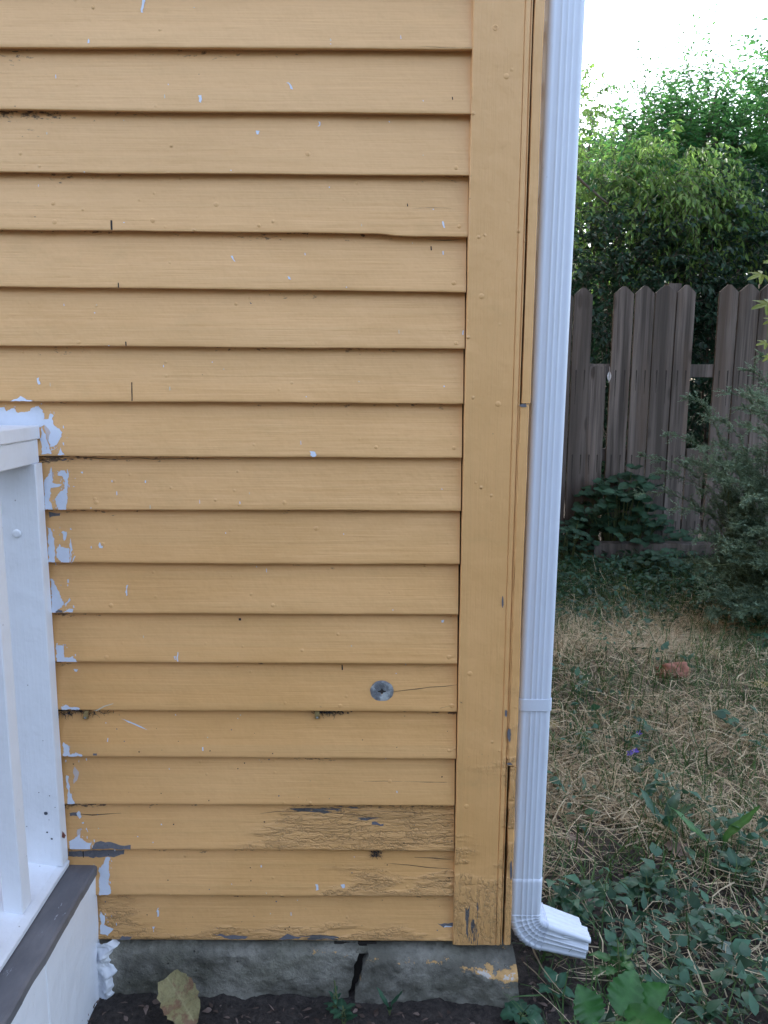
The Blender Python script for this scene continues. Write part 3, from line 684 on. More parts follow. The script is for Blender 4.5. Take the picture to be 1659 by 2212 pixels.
for u, v, r_, mi in [(99,1757,4.4,1),(102,1798,2.2,1),(112,1812,2.4,1),(107,1719,1.3,1),(84,1712,1.2,1),(58,1785,1.2,1),(119,1744,1.1,1),(106,1771,.9,1),(93,1600,1.0,1),(60,1480,1.0,1)]:
    p_ = W(u, v, -.0492); o_ = mb.add([(p_.x + r_ * .0009 * math.cos(a) * random.uniform(.8, 1.2), -.0491, p_.z + r_ * .0008 * math.sin(a)) for a in [math.pi * q / 6 for q in range(12)]], [tuple(range(12))], mi)
p_ = W(36, 1153, -.049); rr_ = [[(p_.x + q_ * math.cos(a), -.0482 - h_, p_.z + q_ * math.sin(a)) for a in [math.pi * q / 7 for q in range(14)]] for q_, h_ in [(.0085, 0), (.0065, .0022), (.003, .0028), (.0004, .0028)]]
mb.grid(rr_, 0, close=True)
p_ = W(143, 1803, -.030); mb.add([(XP + .0012, -.045, p_.z + .004), (XP + .0012, -.034, p_.z - .006), (XP + .0012, -.026, p_.z - .004), (XP + .0012, -.040, p_.z + .014)], [(0, 1, 2, 3)], 2)
mb.build('post', [M_WHITE, simple('dark_drip', (.06, .07, .10), .4), simple('rusty_chip', (.16, .05, .04), .8)], porch)
mb = MB(); rbox(mb, XP - .105, XP - .001, -1.15, -.018, z_rb + .045, z_rt - .0); mb.build('rail_cap', M_WHITE, porch)
mb = MB(); rbox(mb, XP - .095, XP - .006, -1.15, -.0185, z_rb, z_rb + .0445); mb.build('top_rail', M_WHITE, porch)
mb = MB(); rows = []
for q in range(60):       # bottom rail with a sloping, weathered top
    y = lerp(-1.15, -.018, q / 59); w = .001 * nz(y * 6, 0, 0)
    rows.append([(XP + w, y, LZ + .0005), (XP + .002 + w, y, LZ + .012), (XP - .002, y, z_bt - .004 + w), (XP - .012, y, z_bt + w), (XP - .075, y, z_bt + .010 + w), (XP - .13, y, z_bt + .012), (XP - .13, y, LZ + .0005)])
mb.grid(rows, 0, close=True); mb.add(rows[0], [tuple(range(7))]); mb.add(rows[-1], [tuple(reversed(range(7)))]); mb.build('bottom_rail', M_WHITE, porch, smooth=False)
pb = G(41, 1971, z_bt + .005)
for k in range(6):
    yb = pb.y - k * .128
    mb = MB(); rbox(mb, XP - .050, XP - .014, yb, yb + .036, z_bt + .002, z_rb + .002); mb.build('baluster', M_WHITE, porch)
mb = MB(); rows = []
for q in range(90):       # grey painted ledge
    y = lerp(-1.15, -.010, q / 89)
    e = .0022 * nz(y * 14, 7, 0) + .0016 * nz(y * 55, 2, 0)
    rows.append([(XP - .12, y, LZ), (XP + .0495 + e, y, LZ - .003), (XP + .0545 + e, y, LZ - .006), (XP + .0540 + e, y, LZ - .022), (XP - .12, y, LZ - .022)])
mb.grid(rows, 0, close=True); mb.add(rows[-1], [tuple(reversed(range(5)))]); mb.build('ledge', M_GREY, porch)
mb = MB(); xk = XP + .0525 - .001; edges = [-.012, -.26, -.52, -.80, -1.15]
for a, b in zip(edges, edges[1:]): rbox(mb, xk - .02, xk, b + .0012, a, -.05, LZ - .0225)
mb.build('skirt', M_WHITE, porch)
mb = MB()                                       # lumpy sealing foam between skirt and foundation
def blob(mb, c, r, seed, mi=0, sq=(1, 1, 1), n=10, amp=.35):
    rows = []
    for a in range(n + 1):
        th = math.pi * a / n; row = []
        for b in range(n * 2):
            ph = math.pi * b / n; d = Vector((math.sin(th) * math.cos(ph), math.sin(th) * math.sin(ph), math.cos(th)))
            rr = r * (1 + amp * nz(d.x * 1.6 + seed, d.y * 1.6, d.z * 1.6) + amp * .4 * nz(d.x * 5 + seed, d.y * 5, d.z * 5))
            row.append((c[0] + d.x * rr * sq[0], c[1] + d.y * rr * sq[1], c[2] + d.z * rr * sq[2]))
        rows.append(row)
    mb.grid(rows, mi, close=True, flip=True)
rows = []
for k in range(90):
    v = lerp(2036, 2235, k / 89); pl = W(lerp(226, 224, k / 89), v, -.03); z = pl.z; f_ = k * .11
    xl = XP + .050; w_ = .030 + .015 * nz(f_ * .8, 1, 0) + .009 * nz(f_ * 2.3, 2, 0); row = []
    for q in range(15):
        t = q / 14; x = xl + w_ * t + .003 * nz(t * 6, f_ * 3, 4)
        d_ = (.010 + .012 * nz(t * 2.2, f_ * .9 + .3 * math.sin(f_ * .7), 1) + .006 * abs(nz(t * 5, f_ * 1.9, 2))) * math.sin(math.pi * min(1, .15 + t * .85)) ** .6
        row.append((x, -.024 - d_, z + .003 * nz(t * 5, f_ * 2, 8)))
    row.append((xl + w_ + .002, -.012, z)); rows.append(row)
mb.grid(rows, 0)
mb.build('sealing_foam', simple('white_foam', (.66, .69, .76), .7, 0, .06, 60), porch, smooth=True)

# ------------------------------------------------------------------ downspout
ds = thing('downspout', 'white fluted metal downspout with an elbow at the house corner', 'downspout')
PX0, PX1, PY0, PY1 = .2735, .3375, .0005, .0735
def dsec(w=.064, d=.073, r=.009, flute=.0022, grow=0):
    """closed section centred on 0: list of (a, b); front (b<0) and back fluted, corners rounded"""
    out = []; hw, hd = w / 2 + grow, d / 2 + grow
    def corner(cx, cy, a0):
        for q in range(5): a = a0 + q * math.pi / 8; out.append((cx + r * math.cos(a), cy + r * math.sin(a)))
    def fl(x): # three raised narrow ridges
        s = 0
        for c_ in (-.0085, .0015, .0115): s += math.exp(-((x - c_) / .0016) ** 2)
        return -flute * s * .8 + flute * .5 * sstep(-hw + r, -hw + r + .006, x) * sstep(hw - r, hw - r - .006, x)
    corner(-hw + r, -hd + r, math.pi)
    for q in range(1, 40): x = lerp(-hw + r, hw - r, q / 40); out.append((x, -hd + fl(x)))
    corner(hw - r, -hd + r, 1.5 * math.pi)
    for q in range(1, 20):
        y = lerp(-hd + r, hd - r, q / 20); out.append((hw - .0018 * (math.sin(q / 20 * math.pi * 4) ** 2), y))
    corner(hw - r, hd - r, 0)
    for q in range(1, 8): out.append((lerp(hw - r, -hw + r, q / 8), hd))
    corner(-hw + r, hd - r, math.pi / 2)
    for q in range(1, 12): out.append((-hw, lerp(hd - r, -hd + r, q / 12)))
    return out
SEC = dsec()
z_el = W(1150, 1978, -.0).z; z_seam = W(1140, 1900, 0).z
def pc_x(z): return (PX0 + PX1) / 2 - .0005 + (min(z, 2.2) - .9) * .0068   # the pipe leans slightly
YC = (PY0 + PY1) / 2
def piperows(zs, grow=lambda z: 0):
    rows = []
    for z in zs:
        g_ = grow(z); rows.append([(pc_x(z) + a * (1 + g_), YC + b * (1 + g_) + .0004 * nz(a * 20, 0, z * 4), z) for a, b in SEC])
    return rows
mb = MB(); zs = [z_seam - .01 + (5.5 - z_seam) * q / 240 for q in range(241)]
def taper(z): return -.10 * sstep(z_seam + .03, z_seam, z)
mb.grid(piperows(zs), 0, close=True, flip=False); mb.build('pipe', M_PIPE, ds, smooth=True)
def crimp(z):
    t = (z - z_seam)
    return .012 if t < .002 else .028
mb = MB(); zs = [z_el + (z_seam - z_el) * q / 10 for q in range(11)]
rows = piperows([z_seam + .0004] + list(reversed(zs)), lambda z: .004 if z > z_seam else .03)
# elbow: the section swings from straight down to outward (+x), creased at each gore
x_in = None; cxp = pc_x(z_el); hw = .032 * 1.03; NB = 7; TH = rad(76); ri = .021
cx0 = cxp + hw + ri
for q in range(1, NB * 6 + 1):
    f = q / (NB * 6); th = TH * f; ph = (f * NB) % 1.0
    crease = (1 - abs(2 * ph - 1)) ** .8 if True else 0
    bulge = 1.0 + .045 * crease - .02
    c0 = Vector((cx0, z_el))
    row = []
    for a, b in SEC:
        aa = a * 1.03 * (1 if a > 0 else bulge); dist = ri + hw - aa           # from bend centre
        fl_ = b
        if -.02 < a < .022 and b < -.02: fl_ = b + .0020 * math.sin(ph * math.pi)
        x = cx0 - dist * math.cos(th); z = z_el - dist * math.sin(th)
        row.append((x, YC + fl_ * 1.03 * (1 + .03 * crease), z))
    rows.append(row)
E_end = len(rows)
dx, dz = math.sin(TH), -math.cos(TH)
L_out = .097
for q in range(1, 21):
    s_ = q / 20; row = []
    for a, b in SEC:
        dist = ri + hw - a * 1.03; dist = ri + hw + .004 * s_ - a * 1.03 * (1 - .20 * s_); x = cx0 - dist * math.cos(TH) + dx * L_out * s_; z = z_el - dist * math.sin(TH) + dz * L_out * s_
        y = YC + b * 1.03 * (1 + .0 * s_)
        # trodden dent in the front face near the mouth
        if b < 0: y += .0085 * math.exp(-((a - .013) / .006) ** 2) * sstep(.25, .75, s_)
        if a > .0: z -= .002 * s_ * (b < 0)
        sh = -.010 * s_ * (1 if b > 0 else .0)   # mouth cut leans with the pipe wall
        row.append((x + sh, y, z))
    rows.append(row)
mb.grid(rows, 0, close=True, flip=False)
inner = [[Vector(p) for p in rows[-1]], []]
cen = sum(inner[0], Vector()) / len(inner[0]); inner[1] = [cen + (p - cen) * .965 for p in inner[0]]; deep = [p - Vector((dx, 0, dz)) * .06 for p in inner[1]]
mb.grid([inner[0], inner[1], deep], 0, close=True)
elb = mb.build('elbow', M_PIPE, ds, smooth=True)
# crease rings standing slightly proud
for k in range(NB + 1):
    th = TH * k / NB; row0 = []; m = MB(); R2 = []
    for off in (-.0012, 0, .0012):
        r_ = []
        for a, b in SEC:
            s1 = 1.03 * (1.062 if off == 0 else .99)
            aa = a * s1; dist = ri + hw - aa; t2 = th + off / max(.012, dist)
            r_.append((cx0 - dist * math.cos(t2), YC + b * s1, z_el - dist * math.sin(t2)))
        R2.append(r_)
    m.grid(R2, 0, close=True); m.build('crease', M_PIPE, elb, smooth=True)
# strap band
zb1 = W(1153, 1510, 0).z; zb0 = W(1153, 1536, 0).z
mb = MB(); rows = []
for z, s1 in [(zb0, 1.035), (zb0 + .0006, 1.055), ((zb0 + zb1) / 2, 1.057), (zb1 - .0006, 1.055), (zb1, 1.035)]:
    sm = []
    for a, b in SEC:
        bb = -.0365 if b < -.030 and abs(a) < .024 else b
        sm.append((pc_x(z) + a * s1, YC + bb * s1 - .0004, z))
    rows.append(sm)
mb.grid(rows, 0, close=True); mb.build('strap', M_PIPE, ds, smooth=False)

# ------------------------------------------------------------------ foliage generators
def norm(a): return a / np.maximum(1e-9, np.linalg.norm(a, axis=-1, keepdims=True))
def leaf_arrays(P, D, Nn, L, Wd, tint, fold=.25):
    """diamond leaves with a raised fold: (4 verts, 2 tris) each"""
    S = norm(np.cross(D, Nn)); N2 = np.cross(S, D); L = L[:, None]; Wd = Wd[:, None]
    b = P; tip = P + D * L - N2 * L * .12
    l = P + D * L * .42 + S * Wd * .5 + N2 * Wd * fold; r = P + D * L * .42 - S * Wd * .5 + N2 * Wd * fold
    V = np.stack([b, l, tip, r], 1).reshape(-1, 3); n = len(P); o = np.arange(n)[:, None] * 4
    F = np.concatenate([o + np.array([[0, 2, 1]]), o + np.array([[0, 3, 2]])], 1).reshape(-1, 3)
    return V, F, np.repeat(tint, 4)
def twigs(K, S, D, L, droop, nleaf, ll, lw, rng, tint, rt=.003, hang=.3, spread=1.0):
    """K twigs as curved 3-sided stems with leaves set along both sides"""
    segs = 5; t = np.linspace(0, 1, segs + 1)
    pts = S[:, None, :] + D[:, None, :] * (L[:, None] * t)[:, :, None]
    pts[:, :, 2] -= (droop * L)[:, None] * t ** 2
    wob = rng.normal(0, 1, (K, segs + 1, 3)) * (.03 * L)[:, None, None]; wob[:, 0] = 0; pts = pts + wob
    a = norm(np.cross(D, np.array([0.1, .2, 1.0]))); b = np.cross(D, a)
    rows = []
    for q in range(3):
        an = 2 * math.pi * q / 3; off = a * math.cos(an) + b * math.sin(an)
        rows.append(pts + off[:, None, :] * (rt * (1 - .8 * t))[None, :, None])
    TV = np.stack(rows, 2).reshape(K, -1, 3); base = np.arange(K)[:, None, None] * (segs + 1) * 3
    f = []
    for s in range(segs):
        for q in range(3): i0 = s * 3 + q; i1 = s * 3 + (q + 1) % 3; f += [(i0, i1, i1 + 3), (i0, i1 + 3, i0 + 3)]
    TF = (base + np.array(f)[None]).reshape(-1, 3); TV = TV.reshape(-1, 3)
    # leaves
    u = (np.arange(nleaf) + .6) / nleaf; u = np.clip(u[None] + rng.normal(0, .4 / nleaf, (K, nleaf)), .05, 1)
    seg = np.minimum((u * segs).astype(int), segs - 1); fr = u * segs - seg; kk = np.arange(K)[:, None]
    P = pts[kk, seg] * (1 - fr[..., None]) + pts[kk, seg + 1] * fr[..., None]
    T = norm(pts[kk, seg + 1] - pts[kk, seg])
    side = norm(np.cross(T, np.array([0, 0, 1.0]))) * np.where(np.arange(nleaf) % 2 == 0, 1, -1)[None, :, None]
    dr = norm(T * .6 + side * spread * rng.uniform(.5, 1.1, (K, nleaf, 1)) + rng.normal(0, .25, (K, nleaf, 3)) + np.array([0, 0, -hang]))
    nn = norm(np.array([0, 0, 1.0]) + rng.normal(0, .45, (K, nleaf, 3)))
    sz = rng.uniform(.65, 1.15, (K, nleaf)); M = K * nleaf
    tt = np.clip(tint(P) + rng.normal(0, .17, (K, nleaf)) + rng.normal(0, .22, (K, 1)), 0, 1)
    LV, LF, LT = leaf_arrays(P.reshape(M, 3), dr.reshape(M, 3), nn.reshape(M, 3), (sz * ll).ravel(), (sz * lw).ravel(), tt.ravel())
    V = np.concatenate([TV, LV]); F = np.concatenate([TF, LF + len(TV)])
    return V, F, np.concatenate([np.full(len(TV), .3), LT]), np.concatenate([np.ones(len(TF), int), np.zeros(len(LF), int)])
def merge(parts):
    V = []; F = []; T = []; M = []; o = 0
    for v, f, t, m in parts: V.append(v); F.append(f + o); T.append(t); M.append(m); o += len(v)
    return np.concatenate(V), np.concatenate(F), np.concatenate(T), np.concatenate(M)
def tree(name, label, cat, base, trunk_r, blobs, mats, seed, group=None, trunks=1):
    """blobs: dict(c, r, K, L, droop, n, ll, lw, up, tint, dir)"""
    rng = np.random.default_rng(seed); random.seed(seed)
    e = thing(name, label, cat, group); mb = MB(); base = Vector(base); parts = []
    for bl in blobs:
        c = Vector(bl['c']); r = Vector(bl['r'])
        for q in range(bl.get('limbs', 3)):
            tgt = c + Vector((random.uniform(-.6, .6) * r.x, random.uniform(-.6, .6) * r.y, random.uniform(-.7, .0) * r.z))
            b0 = base + Vector((random.uniform(-.12, .12), random.uniform(-.12, .12), 0)); b0.z = gz(b0.x, b0.y) - .05
            pts = []
            for s_ in range(8):
                t = s_ / 7; p = b0.lerp(tgt, t ** 1.25 if True else t); p.z = lerp(b0.z, tgt.z, t ** .85)
                p += Vector((nz(t * 3, seed + q, 1), nz(t * 3, seed + q, 5), 0)) * .12 * math.sin(t * math.pi); pts.append(p)
            mb.tube(pts, trunk_r * random.uniform(.5, 1) * (1 if q == 0 else .6), trunk_r * .16, 7)
        K = bl['K']; dirs = norm(rng.normal(0, 1, (K, 3))); rad_ = rng.uniform(0, 1, (K, 1)) ** (1 / 2.4)
        off = dirs * rad_ * .82; S = np.array(c) + off * np.array(r)
        D = norm(dirs * .75 + np.array(bl.get('dir', (0, 0, .3))) + rng.normal(0, .3, (K, 3)))
        L = rng.uniform(.6, 1.2, K) * bl['L']; dr = np.full(K, bl.get('droop', .2)) * rng.uniform(.5, 1.4, K)
        tb = bl.get('tint', .4)
        parts.append(twigs(K, S, D, L, dr, bl['n'], bl['ll'], bl['lw'], rng, lambda P, tb=tb: np.full(P.shape[:2], tb), hang=bl.get('hang', .3)))
    mb.build('trunk', M_BARK, e, smooth=True)
    V, F, T, M_ = merge(parts); npbuild('crown', V, F, mats, e, T, M_)
    return e

# ------------------------------------------------------------------ fence
FY = 4.1
fence = thing('wooden_fence', 'weathered grey picket fence with missing and broken boards', 'fence')
def picket(x0, x1, zt, yoff=0, kind='point', z0=None, label=None):
    mb = MB(); w = x1 - x0; zb = gz((x0 + x1) / 2, FY) + .01 if z0 is None else z0; c = (x0 + x1) / 2; th = .018
    y0 = FY - th + yoff; y1 = FY + yoff
    if kind == 'point': top = [(x1, zt - .052), (c + w * .30, zt - .027), (c + w * .09, zt - .002), (c - w * .08, zt), (c - w * .30, zt - .026), (x0, zt - .050)]
    else: top = [(x1, zt + .004), (x1 - w * .3, zt - .006), (c, zt + .002), (x0 + w * .25, zt - .008), (x0, zt - .002)]
    nseg = 12; zs_ = [lerp(zb, zt - .056, q / nseg) for q in range(nseg + 1)]
    def rim(z): 
        d = .0015 * nz(x0 * 5, z * 3, 1); return [(x0 + .002 + d, y0, z), (x1 - .002 + d, y0, z), (x1 + d, y0 + .003, z), (x1 + d, y1, z), (x0 + d, y1, z), (x0 + d, y0 + .003, z)]
    mb.grid([rim(z) for z in zs_], 0, close=True)
    F_ = [(x, y0, z) for x, z in top]; B_ = [(x, y1, z) for x, z in top]
    m = len(top); lo = rim(zs_[-1]); o = mb.add([lo[0], lo[1]] + F_ + [lo[4], lo[3]] + B_, [])
    fr = [o, o + 1] + [o + 2 + q for q in range(m)]; bk = [o + m + 2, o + m + 3] + [o + m + 4 + q for q in range(m)]
    mb.f.append(tuple(fr)); mb.f.append(tuple(reversed(bk))); mb.m += [0, 0]
    loop = list(range(1, len(fr))) + [0]
    for q in range(1, len(fr)): a, b = q, (q + 1) % len(fr); mb.f.append((fr[b], fr[a], bk[a], bk[b])); mb.m.append(0)
    # rusty nail streak pairs
    for zn in (1.385, .80, .33):
        if zn < zt - .1:
            for xx in (x0 + w * .27, x1 - w * .27):
                mb.tube([(xx, y0 - .001, zn), (xx, y0 + .002, zn)], .004, .004, 6, 1)
                L_ = random.uniform(.1, .24); mb.add([(xx - .0045, y0 - .0006, zn), (xx + .0045, y0 - .0006, zn), (xx + .0015, y0 - .0006, zn - L_), (xx - .001, y0 - .0006, zn - L_)], [(0, 3, 2, 1)], 1)
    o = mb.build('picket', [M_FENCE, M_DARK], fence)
    if label: o['label'] = label
px = [F for F in []]
def fx(u): return W(u, 700, FY).x
tops = 1.935
spec = []
u_edges = [(1236,1277,'p',622),(1273,1314,'s',790),(1321.5,1365,'p',619),(1367,1409,'p',618),(1410,1456,'p',617),(1456.5,1497,'p',616),(1499,1540,'b',968),(1547,1589,'p',615),(1590,1634,'p',614),(1635,1678,'p',612)]
for a, b, k_, v in u_edges:
    zt = W((a + b) / 2, v, FY).z; x0 = fx(a); x1 = fx(b)
    if k_ == 'p': picket(x0 + .002, x1 - .002, zt, random.uniform(-.004, .0))
    elif k_ == 's': picket(x0 + .002, x1 - .002, zt, 0, 'broken', label='broken picket snapped off at the upper rail')
    else: picket(x0 + .002, x1 - .002, zt, 0, 'broken', label='short broken picket stump at the lower rail')
xx = fx(1678)
while xx < 5.2: picket(xx + .003, xx + .138, 1.94 + random.uniform(-.01, .01), random.uniform(-.004, 0)); xx += .1425
xx = fx(1236)
while xx > .45: picket(xx - .139, xx - .004, 1.92 + random.uniform(-.01, .01), random.uniform(-.004, 0)); xx -= .1425
for zc in (1.385, .80, .30):
    mb = MB(); rbox(mb, .29, 5.3, FY + .001, FY + .039, zc - .044, zc + .044, 0, .002, 40); mb.build('rail', M_FENCE, fence)
for x in (.36, W(1463, 616, FY).x, 4.4):
    mb = MB(); rbox(mb, x - .045, x + .045, FY + .04, FY + .13, 0, 1.975); mb.build('post', M_FENCE, fence)

# timber lying on the ground in front of the fence
A = G(1282, 1215, .11); ty = A.y
mb = MB(); x1t = 2.9; zt0 = W(1282, 1174, ty).z
rows = []
for q in range(40):
    x = lerp(A.x - .0, x1t, q / 39); y = ty + .06 * (q / 39); w = .003 * nz(x * 6, 0, 0); zt_ = zt0 - .01 * (q / 39)
    rows.append([(x, y, .04), (x, y - .002, zt_ - .004 + w), (x, y + .004, zt_ + w), (x, y + .085, zt_ + w), (x, y + .09, .04)])
mb.grid(rows, 0, close=True); mb.add(rows[0], [tuple(reversed(range(5)))]); mb.add(rows[-1], [tuple(range(5))])
tag(mb.build('timber', M_FENCE), 'old grey timber lying along the foot of the fence', 'timber')

# ------------------------------------------------------------------ single leaves and plants built leaf by leaf
def big_leaf(mb, base, d, up, L, Wd, tint=.5, k=9, serr=0, curl=.25, shape='ovate', mi=0, fold=.18, seed=0):
    base = Vector(base); d = Vector(d).normalized(); s = d.cross(Vector(up)).normalized(); n = s.cross(d).normalized(); rows = []; tn = []
    for q in range(k + 1):
        t = q / k
        if shape == 'ovate': w = math.sin(math.pi * t ** .72) ** .85 if t < 1 else 0
        elif shape == 'lance': w = math.sin(math.pi * t ** .95) ** .8
        elif shape == 'round': w = math.sin(math.pi * min(1, t * .93 + .07)) ** .5 if t < 1 else .12
        else: w = (.35 + .65 * t) * (1 if q % 2 else .38) * (1 if t < .97 else .25)    # lobed
        if serr and 0 < q < k: w *= 1 + serr * (1 if q % 2 else -1)
        w = max(w, .02) * Wd / 2
        c = base + d * L * t + n * (-curl * L * t * t + .04 * L * math.sin(t * 7 + seed))
        wv = .07 * Wd * math.sin(q * 2.1 + seed)
        rows.append([c + s * w + n * (fold * w + wv), c + s * w * .5 + n * fold * w * .35, c, c - s * w * .5 + n * fold * w * .35, c - s * w + n * (fold * w - wv)]); tn += [tint + .05, tint, min(1, tint + .35) if q < k else tint, tint, tint + .05]
    mb.grid(rows, mi, tint=tn)
def palm_leaf(mb, c, d, up, R_, tint, mi=0, lobes=5, seed=0):
    c = Vector(c); d = Vector(d).normalized(); s = d.cross(Vector(up)).normalized(); n = s.cross(d).normalized()
    P = [c]; T = [tint + .2]; N_ = lobes * 8
    for q in range(N_ + 1):
        a = lerp(-2.45, 2.45, q / N_); ph = (q / N_ * lobes) % 1
        lob = (1 - abs(2 * ph - 1)); r = R_ * (.38 + .62 * lob ** 1.1) * (1 - .28 * abs(a) / 2.45) * (1 + .06 * (q % 2))
        P.append(c + d * r * math.cos(a) + s * r * math.sin(a) + n * (-.3 * r * r / R_ + .03 * math.sin(q + seed) * R_)); T.append(tint)
    mb.add(P, [(0, q, q + 1) for q in range(1, N_ + 1)], mi, tint=T)
def rosette(name, label, pos, n, L, Wd, shape, mats, cat='weed', h=.02, el=(.2, .9), tint=.5, seed=0, serr=0, group=None, k=9, stem_h=0):
    random.seed(seed); e = thing(name, label, cat, group); x, y = pos; z = gz(x, y); e.location = (x, y, z)
    sm = MB()
    if stem_h:
        sm.tube([(0, 0, -.01), (.006, 0, stem_h * .5), (0, .006, stem_h)], .0022, .0014, 6, 0, .5)
    for q in range(n):
        a = q * 2.4 + random.uniform(-.3, .3); el_ = random.uniform(*el); hh = h + stem_h * (q + 1) / n
        d = (math.cos(a) * math.cos(el_), math.sin(a) * math.cos(el_), math.sin(el_)); st = L * .3; b = Vector((0, 0, hh * .6)); b2 = b + Vector(d) * st
        sm.tube([b, b2], .0015, .001, 5, 0, .5)
        mb = MB(); LL = L * random.uniform(.75, 1.1)
        big_leaf(mb, b2, d, (0, 0, 1), LL, Wd * random.uniform(.8, 1.1), tint + random.uniform(-.15, .15), k, serr, .35, shape, 0, seed=q)
        mb.build('leaf', mats, e, smooth=True)
    if sm.v: sm.build('stem', M_STEM, e)
    return e

# big five-leaved plant in the bottom right foreground
e = thing('creeper_seedling', 'broad toothed green leaves of a young creeper beside the elbow, bottom edge', 'plant')
hz = .19; sm = MB(); root = G(1345, 2212, .16); root = Vector((root.x, root.y, 0)); hub = G(1330, 2208, .15)
sm.tube([(root.x, root.y, gz(root.x, root.y) - .01), (root.x + .004, root.y, .08), hub], .003, .002, 7, 0, .5)
for (u0, v0, u1, v1, wd, tt) in [(1285, 2212, 1252, 2130, .062, .35), (1335, 2192, 1372, 2096, .066, .5), (1376, 2168, 1440, 2130, .046, .75), (1352, 2186, 1450, 2214, .044, .4), (1310, 2216, 1325, 2260, .06, .5), (1345, 2210, 1400, 2260, .06, .5)]:
    a = G(u0, v0, .16); b = G(u1, v1, .21); dd = b - a
    sm.tube([hub, a], .0014, .0012, 5, 0, .5); mb = MB(); big_leaf(mb, a, dd, (0, -.8, 1), dd.length * 1.05, wd, tt, 16, .07, .12, 'ovate', 0, .22, u0); mb.build('leaf', L_BR, e, smooth=True)
sm.build('stem', M_STEM, e)
# upright lance-leaved weeds and others
def Gp(u, v): p = G(u, v, .07); return (p.x, p.y)
rosette('dock_weed', 'upright weed with two long pale-veined lance leaves in the dry grass', Gp(1548, 1858), 2, .14, .030, 'lance', L_BR, h=.02, el=(1.0, 1.3), tint=.6, seed=5, k=12)
rosette('dock_weed', 'lance-leaved weed drooping to the right above the dark soil', Gp(1478, 1830), 4, .10, .026, 'lance', L_BL, h=.02, el=(.3, 1.0), tint=.6, seed=9, k=12)
rosette('dock_weed', 'broad dark lance leaves standing right of the low green patch', Gp(1430, 1800), 4, .10, .034, 'lance', L_BL, h=.03, el=(.7, 1.3), tint=.4, seed=14, k=12)
rosette('thistle', 'pale blue-green lobed thistle leaf lying above the soil, right of the elbow', Gp(1468, 1975), 3, .115, .05, 'lobed', leafmat('thistle_leaf', (.11, .16, .13), (.24, .32, .27), .6, .2), h=.03, el=(.1, .5), tint=.7, seed=3, k=13)
rosette('dandelion', 'dark toothed dandelion rosette right of the downspout mouth', Gp(1440, 2010), 7, .10, .032, 'lobed', L_BL, h=.01, el=(.15, .7), tint=.3, seed=23, k=13)
rosette('dandelion', 'small lobed rosette near the right edge, low in the photo', Gp(1620, 2005), 6, .10, .03, 'lobed', L_BL, h=.01, el=(.3, .9), tint=.45, seed=24, k=11)
rosette('broadleaf_weed', 'cluster of round violet leaves at the foot of the foundation corner', Gp(1128, 2195), 9, .036, .034, 'round', L_BL, h=.02, el=(.1, .8), tint=.55, seed=31)
rosette('broadleaf_weed', 'dark broadleaf weed at the base of the cracked foundation, in front of the crack', Gp(740, 2205), 9, .026, .018, 'ovate', L_BL, h=.02, el=(.3, 1.1), tint=.3, seed=33, stem_h=.05)
rosette('broadleaf_weed', 'slim single weed growing up against the right foundation block', (W(842, 2150, -.075).x, -.075), 3, .045, .012, 'lance', L_BL, h=.005, el=(1.0, 1.5), tint=.35, seed=35)
rosette('broadleaf_weed', 'small sprig of weed growing in front of the foundation crack', (W(722, 2120, -.07).x, -.075), 12, .017, .010, 'ovate', L_BL, h=.0, el=(.2, 1.0), tint=.35, seed=36, stem_h=.075)
rosette('broadleaf_weed', 'tall stemmed weed with paired oval leaves right of the elbow mouth', Gp(1330, 2120), 12, .042, .026, 'ovate', L_BR, h=.01, el=(.0, .7), tint=.5, seed=37, stem_h=.11)
rosette('broadleaf_weed', 'leafy weed with notched leaves directly behind the elbow', Gp(1232, 1965), 10, .045, .034, 'ovate', L_BL, h=.01, el=(.1, .8), tint=.5, seed=38, stem_h=.06)
rosette('broadleaf_weed', 'pale leafy weed below the elbow between trunk roots and creeper', Gp(1200, 2150), 7, .036, .026, 'ovate', L_BL, h=.01, el=(.2, .9), tint=.7, seed=39, stem_h=.04)
rosette('broadleaf_weed', 'bushy weed patch with heart leaves above the thistle', Gp(1395, 1925), 12, .05, .038, 'ovate', L_BL, h=.01, el=(.1, .8), tint=.6, seed=40, stem_h=.06)
rosette('broadleaf_weed', 'oval-leaved weed at the right edge beside the dandelion', Gp(1590, 1900), 9, .05, .03, 'ovate', L_BL, h=.01, el=(.3, 1.0), tint=.45, seed=41, stem_h=.06)

# ground cover and grasses: nobody could count them
def scatter(n, x0, x1, y0, y1, keep, rng):
    X = rng.uniform(x0, x1, n); Y = rng.uniform(y0, y1, n); k = keep(X, Y) > rng.uniform(0, 1, n); return X[k], Y[k]
GZX = np.linspace(-1.5, 5, 131); GZY = np.linspace(-1.2, 4.6, 117); GZT = np.array([[gz(x, y) for x in GZX] for y in GZY])
def gzv(X, Y):
    i = np.clip(((X - GZX[0]) / (GZX[1] - GZX[0])).astype(int), 0, len(GZX) - 2); j = np.clip(((Y - GZY[0]) / (GZY[1] - GZY[0])).astype(int), 0, len(GZY) - 2); return GZT[j, i]
def n2(X, Y, s, o=0): return np.array([nz(a * s, b * s, o) for a, b in zip(X, Y)]) * .5 + .5
def outside(X, Y): return ~((X < .31) & (Y > -.055))
def SS(a, b, x): t = np.clip((x - a) / (b - a), 0, 1); return t * t * (3 - 2 * t)
